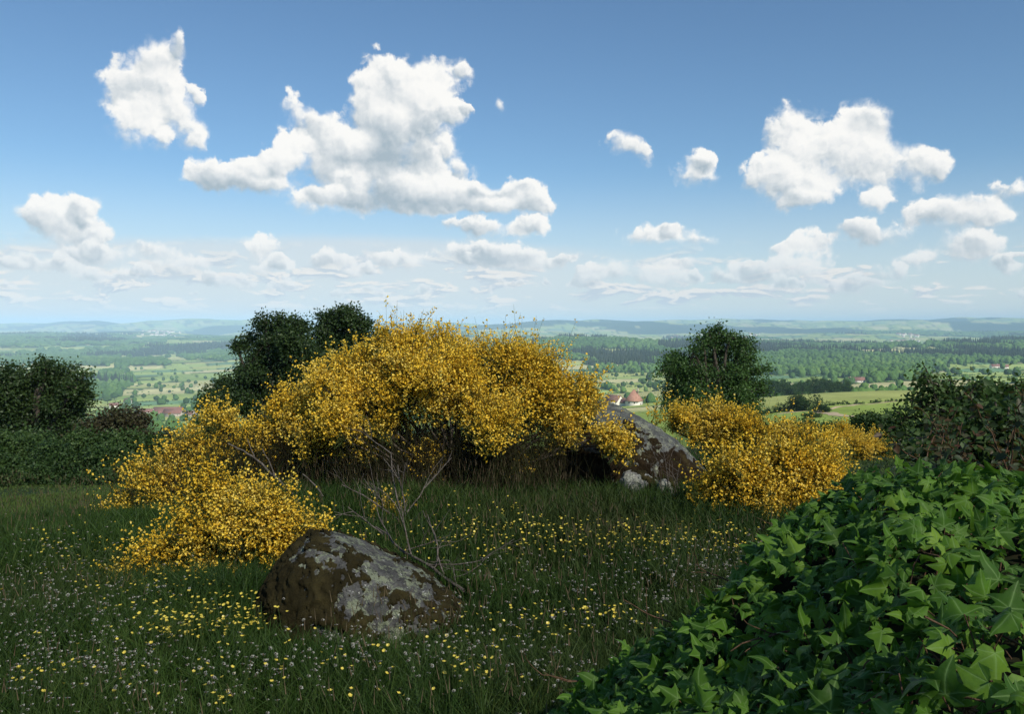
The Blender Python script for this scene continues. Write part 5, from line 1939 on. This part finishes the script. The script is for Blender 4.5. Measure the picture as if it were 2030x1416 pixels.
M['ivy'] = ivy_mat()
M['ivy_stem'] = wood_mat('ivy_stems', (0.06, 0.035, 0.02), (0.14, 0.085, 0.05), 80)
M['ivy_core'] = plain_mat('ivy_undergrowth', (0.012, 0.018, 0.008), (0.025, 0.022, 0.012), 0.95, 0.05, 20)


def ivy_top(x, y):
    z = 0.48 + 0.84 * x + 0.24 * (2.3 - y)
    z = np.minimum(z, 1.30 + 0.08 * (x - 1.2))
    z += 0.16 * (fbm(p2(x * 4.0, y * 4.0), 3, 51) - 0.5) + 0.05 * (fbm(p2(x * 14, y * 14), 2, 52) - 0.5)
    # falls to the ground along its outer edge
    xe = 0.07 + 0.05 * np.sin(y * 5) + np.maximum(0, 0.9 - y) * 0.4
    ye = 2.62 - 0.30 * x + 0.06 * np.sin(x * 9)
    d = np.minimum(x - xe, ye - y)
    return np.where(d > 0, z - 0.10 * np.exp(-d / 0.10), z - 0.1 + d * 3.2), d


def build_ivy():
    e = empty('ivy', (0.9, 1.8, hz(0.9, 1.8)), 'thick mound of glossy dark green ivy filling the lower right corner', 'ivy')
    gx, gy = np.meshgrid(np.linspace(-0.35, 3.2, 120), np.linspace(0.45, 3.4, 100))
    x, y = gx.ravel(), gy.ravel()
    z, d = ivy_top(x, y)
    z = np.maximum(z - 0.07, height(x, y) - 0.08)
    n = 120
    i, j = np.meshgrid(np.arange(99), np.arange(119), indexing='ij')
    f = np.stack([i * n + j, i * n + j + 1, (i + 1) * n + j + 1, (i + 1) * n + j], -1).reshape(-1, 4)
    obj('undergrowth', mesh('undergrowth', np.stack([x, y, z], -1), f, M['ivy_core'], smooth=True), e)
    T = [ivy_template(100 + k) for k in range(10)]
    # even sample of the mound's skin, both its top and its flank
    n = 100000
    x = -0.30 + 3.3 * rng.random(n)
    y = 0.5 + 2.5 * rng.random(n)
    z, d = ivy_top(x, y)
    h = 0.01
    zx = (ivy_top(x + h, y)[0] - z) / h
    zy = (ivy_top(x, y + h)[0] - z) / h
    area = np.sqrt(1 + zx ** 2 + zy ** 2)
    ok = (rng.random(n) < area / 6) & (z > height(x, y) + 0.01)
    x, y, z, zx, zy = x[ok], y[ok], z[ok], zx[ok], zy[ok]
    # thin to a minimum spacing
    pts = np.stack([x, y, z], -1)
    grid, keep = {}, []
    for q, p in enumerate(pts):
        c = tuple(np.floor(p / 0.0185).astype(int))
        if c not in grid:
            grid[c] = q
            keep.append(q)
    keep = np.array(keep)
    pts = pts[keep]
    zx, zy = np.clip(zx[keep], -2, 2), np.clip(zy[keep], -2, 2)
    px, py = screen(pts[:, 0], pts[:, 1], pts[:, 2])
    seen = (px > 1020) & (px < 2150) & (py < 1540) & (py > 780)
    pts, zx, zy = pts[seen], zx[seen], zy[seen]
    m = len(pts)
    nrm = unit(np.stack([-zx * .7, -zy * .7, np.ones(m)], -1))
    nrm = unit(nrm + np.array([0.05, -0.35, 0.15]) + rng.normal(size=(m, 3)) * 0.42)
    down = np.stack([zx, zy, zx ** 2 + zy ** 2], -1) * -1
    yv = unit(unit(down + 1e-3) * 0.5 + rng.normal(size=(m, 3)) * 0.75 + np.array([-0.15, -0.30, 0.05]))
    R = frames(yv, nrm)
    size = (0.021 + 0.036 * rng.random(m) ** 1.2) * (0.9 + 0.35 * (fbm(pts * 3, 2, 61) - 0.3))
    pts = pts + nrm * (0.035 * rng.random(m) - 0.01)[:, None]
    order = np.argsort(-(size / np.linalg.norm(pts - np.array([0, 0, ZC]), axis=1)) * ((px[seen] < 2060) & (py[seen] < 1450)))
    from mathutils import Matrix
    me = [mesh('leaf', v, f, M['ivy'], smooth=True, attrs={'vein': ve, 'tone': np.zeros(len(v))}) for v, f, ve in T]
    off = np.array(e.location)
    for q in order[:300]:
        o = bpy.data.objects.new('leaf', me[rng.integers(10)])
        COL.objects.link(o)
        o.parent = e
        mt = np.eye(4)
        mt[:3, :3] = R[q] * size[q]
        mt[:3, 3] = pts[q] - off
        o.matrix_basis = Matrix(mt.tolist())
    rest = order[300:]
    V, Fs, A, Tn, n0 = [], [], [], [], 0
    for k in range(10):
        s = rest[k::10]
        v, f = scatter(T[k][0], T[k][1], pts[s], R[s], size[s])
        V.append(v)
        Fs.append(f + n0)
        A.append(np.tile(T[k][2], len(s)))
        Tn.append(np.repeat(rng.random(len(s)), len(T[k][0])))
        n0 += len(v)
    o = obj('leaves', mesh('leaves', np.concatenate(V), np.concatenate(Fs), M['ivy'], smooth=True, attrs={'vein': np.concatenate(A), 'tone': np.concatenate(Tn)}), e)
    o['kind'] = 'stuff'
    # leaf stalks and runners
    tb = Tubes()
    for q in order[:650]:
        b = pts[q]
        tb.add(np.array([b, b - nrm[q] * 0.02 - R[q][:, 1] * 0.012, b - nrm[q] * 0.055 - R[q][:, 1] * 0.02]), [0.0011, 0.0012, 0.0015], 4)
    obj('leaf_stalk', tb.mesh('leaf_stalk', M['ivy_stem']), e)['kind'] = 'stuff'
    tb = Tubes()
    for px, py, Y, dx, dy, dz in ((1395, 1240, 2.5, -.14, -.05, -.01), (1330, 1235, 2.6, -.10, .05, .02), (1480, 1165, 2.45, -.10, -.02, .03), (1680, 1400, 1.2, -.08, -.05, -.02), (1990, 1335, 1.0, .09, -.03, .02), (1240, 1330, 2.4, -.12, -.1, 0), (1590, 1250, 1.7, -.1, -.05, -.01),
                                  (1610, 1030, 2.4, -.12, .05, .0), (1690, 1200, 1.6, .1, -.05, .01), (1180, 1360, 2.4, -.1, .05, .0)):
        p = P(px, py, Y)
        tb = Tubes()
        twiggy(tb, p, [dx, dy, dz], 0.16, 0.0028, 1, 0.35)
        obj('runner', tb.mesh('runner', M['ivy_stem']), e)


build_ivy()


def build_bramble():
    """reddish shoots of bramble and dog rose above the ivy at the right edge"""
    e = empty('bramble', (1.75, 3.1, hz(1.75, 3.1)), 'tangle of bramble shoots with reddish brown leaves above the ivy', 'bramble')
    tb = Tubes()
    c, d = [], []
    v = np.array([[0, 0, 0], [.26, .22, .05], [.34, .48, .06], [.2, .78, .02], [0, 1, -.08], [-.2, .78, .02], [-.34, .48, .06], [-.26, .22, .05], [0, .45, -.05]], float)
    f = np.array([[0, 1, 8], [1, 2, 8], [2, 3, 8], [3, 4, 8], [4, 5, 8], [5, 6, 8], [6, 7, 8], [7, 0, 8]])
    shoots = []
    for k in range(34):
        px = 1820 + 300 * rng.random()
        Y = 2.5 + 1.3 * rng.random()
        top = 765 + 180 * rng.random() + max(0, 1935 - px) * 0.55
        a = P(px + rng.normal() * 30, 985, Y)
        b = P(px + rng.normal() * 50 - 20, top, Y + rng.normal() * 0.15)
        shoots.append(tb.curve(a, b, 0.0034, 0.0014, 0.12, 10, 5))
    obj('stem', tb.mesh('stem', M['ivy_stem']), e)
    pos, yv, nr, sz = [], [], [], []
    for p in shoots:
        L = np.linalg.norm(p[-1] - p[0])
        n = int(10 + 26 * L)
        for t in np.linspace(0.12, 1.0, n):
            q = p[0] + 0
            i = t * (len(p) - 1)
            k = min(int(i), len(p) - 2)
            q = p[k] + (p[k + 1] - p[k]) * (i - k)
            for s in range(3 if rng.random() < 0.6 else 1):
                dirn = unit(rng.normal(size=3) * np.array([1, 1, 0.45]) + np.array([0, 0, 0.1]))
                pos.append(q + dirn * 0.014)
                yv.append(dirn + np.array([0, 0, -0.25]))
                nr.append(np.array([0, -0.3, 0.8]) + rng.normal(size=3) * 0.4)
                sz.append((0.018 + 0.026 * rng.random()) * (1.15 - 0.45 * t))
    pos, yv, nr, sz = map(np.array, (pos, yv, nr, sz))
    R = frames(yv, unit(nr))
    order = np.argsort(-sz / pos[:, 1])
    me = mesh('leaf', v, f, M['bramble_leaf'], smooth=True)
    from mathutils import Matrix
    off = np.array(e.location)
    for q in order[:220]:
        o = bpy.data.objects.new('leaf', me)
        COL.objects.link(o)
        o.parent = e
        mt = np.eye(4)
        mt[:3, :3] = R[q] * sz[q]
        mt[:3, 3] = pos[q] - off
        o.matrix_basis = Matrix(mt.tolist())
    s = order[220:]
    o = obj('leaves', mesh('leaves', *scatter(v, f, pos[s], R[s], sz[s]), M['bramble_leaf'], smooth=True), e)
    o['kind'] = 'stuff'
    # dark leafy thicket between ivy and hazel
    L = lobes_at([(1860, 930, 48), (1920, 900, 60), (1980, 870, 60), (2040, 850, 70), (1980, 930, 60), (2050, 920, 70), (1820, 955, 26), (1900, 960, 40)], 4.2, 0.8)
    tree('dark_thicket', 'dark leafy thicket behind the ivy under the hazel at the right edge', 'bush', L, G(1960, 4.2), 'hedge_leaf', 420, 15, 0.075, 0.042, 0.012, fork=0.1)


build_bramble()


def build_cow():
    """white cow grazing in the field below the farmhouse"""
    Y = ground_depth(1332, 799, 430, 640)
    g = G(1332, Y)
    pts = [(0, 0, 1.02, .40), (-.75, 0, 1.05, .36), (.70, 0, 1.02, .36), (1.05, 0, 1.0, .22), (1.32, 0, .72, .16), (1.55, 0, .42, .12), (1.72, 0, .25, .08),
           (-.85, .22, .62, .17), (-.92, .22, .32, .09), (-.85, .22, .0, .08), (-.85, -.22, .62, .17), (-.92, -.22, .32, .09), (-.85, -.22, .0, .08),
           (.72, .20, .58, .13), (.74, .20, .3, .08), (.72, .20, .0, .07), (.78, -.20, .58, .13), (.84, -.20, .3, .08), (.82, -.20, .0, .07), (-1.12, 0, 1.1, .05), (-1.2, 0, .6, .03), (1.36, .24, .80, .05), (1.36, -.24, .80, .05)]
    ed = [(0, 1), (0, 2), (2, 3), (3, 4), (4, 5), (5, 6), (1, 7), (7, 8), (8, 9), (1, 10), (10, 11), (11, 12), (2, 13), (13, 14), (14, 15), (2, 16), (16, 17), (17, 18), (1, 19), (19, 20), (4, 21), (4, 22)]
    bm = bmesh.new()
    lay = bm.verts.layers.skin.verify()
    vs = [bm.verts.new(p[:3]) for p in pts]
    for q, p in zip(vs, pts):
        q[lay].radius = (p[3], p[3])
    vs[0][lay].use_root = True
    for i, j in ed:
        bm.edges.new((vs[i], vs[j]))
    me = bpy.data.meshes.new('cow')
    bm.to_mesh(me)
    bm.free()
    me.materials.append(plain_mat('cow_hide', (0.72, 0.67, 0.58), (0.66, 0.60, 0.50), 0.8, 0.1, 2))
    o = obj('cow', me, None, tuple(g))
    o.modifiers.new('skin', 'SKIN')
    o.modifiers.new('smooth', 'SUBSURF').levels = 1
    o.rotation_euler = (0, 0, R_(160))
    tag(o, 'small white cow grazing in the field left of the round tree', 'cow')


build_cow()


def build_shade_cloud():
    """unseen cloud added high behind the viewer to shade the hilltop"""
    m, t, out = material('cloud')
    b = t.node('ShaderNodeBsdfDiffuse', Color=(0.9, 0.9, 0.9, 1))
    tr = t.node('ShaderNodeBsdfTransparent', Color=(1, 1, 1, 1))
    mx = t.node('ShaderNodeMixShader', Fac=CLOUD_OPACITY)
    t.l.new(tr.outputs[0], mx.inputs[1])
    t.l.new(b.outputs[0], mx.inputs[2])
    t.l.new(mx.outputs[0], out.inputs[0])
    v, f = ico(5)
    r = 0.8 + 0.55 * fbm(v * 2.2, 5, 71)
    v = v * r[:, None]
    v[:, 2] = np.where(v[:, 2] < 0, v[:, 2] * 0.35, v[:, 2] * 0.8)
    v = v * np.array([150, 82, 40])
    c = np.array([-22.0, 30.0, 0]) + SUNV / SUNV[2] * 520  # out of view on the line to the sun, added for its shade
    o = obj('cloud', mesh('cloud', v, f, m, smooth=True), None, tuple(c))
    tag(o, 'unseen thin cloud added overhead to shade the hilltop', 'cloud')


CLOUD_OPACITY = 0.20
build_shade_cloud()
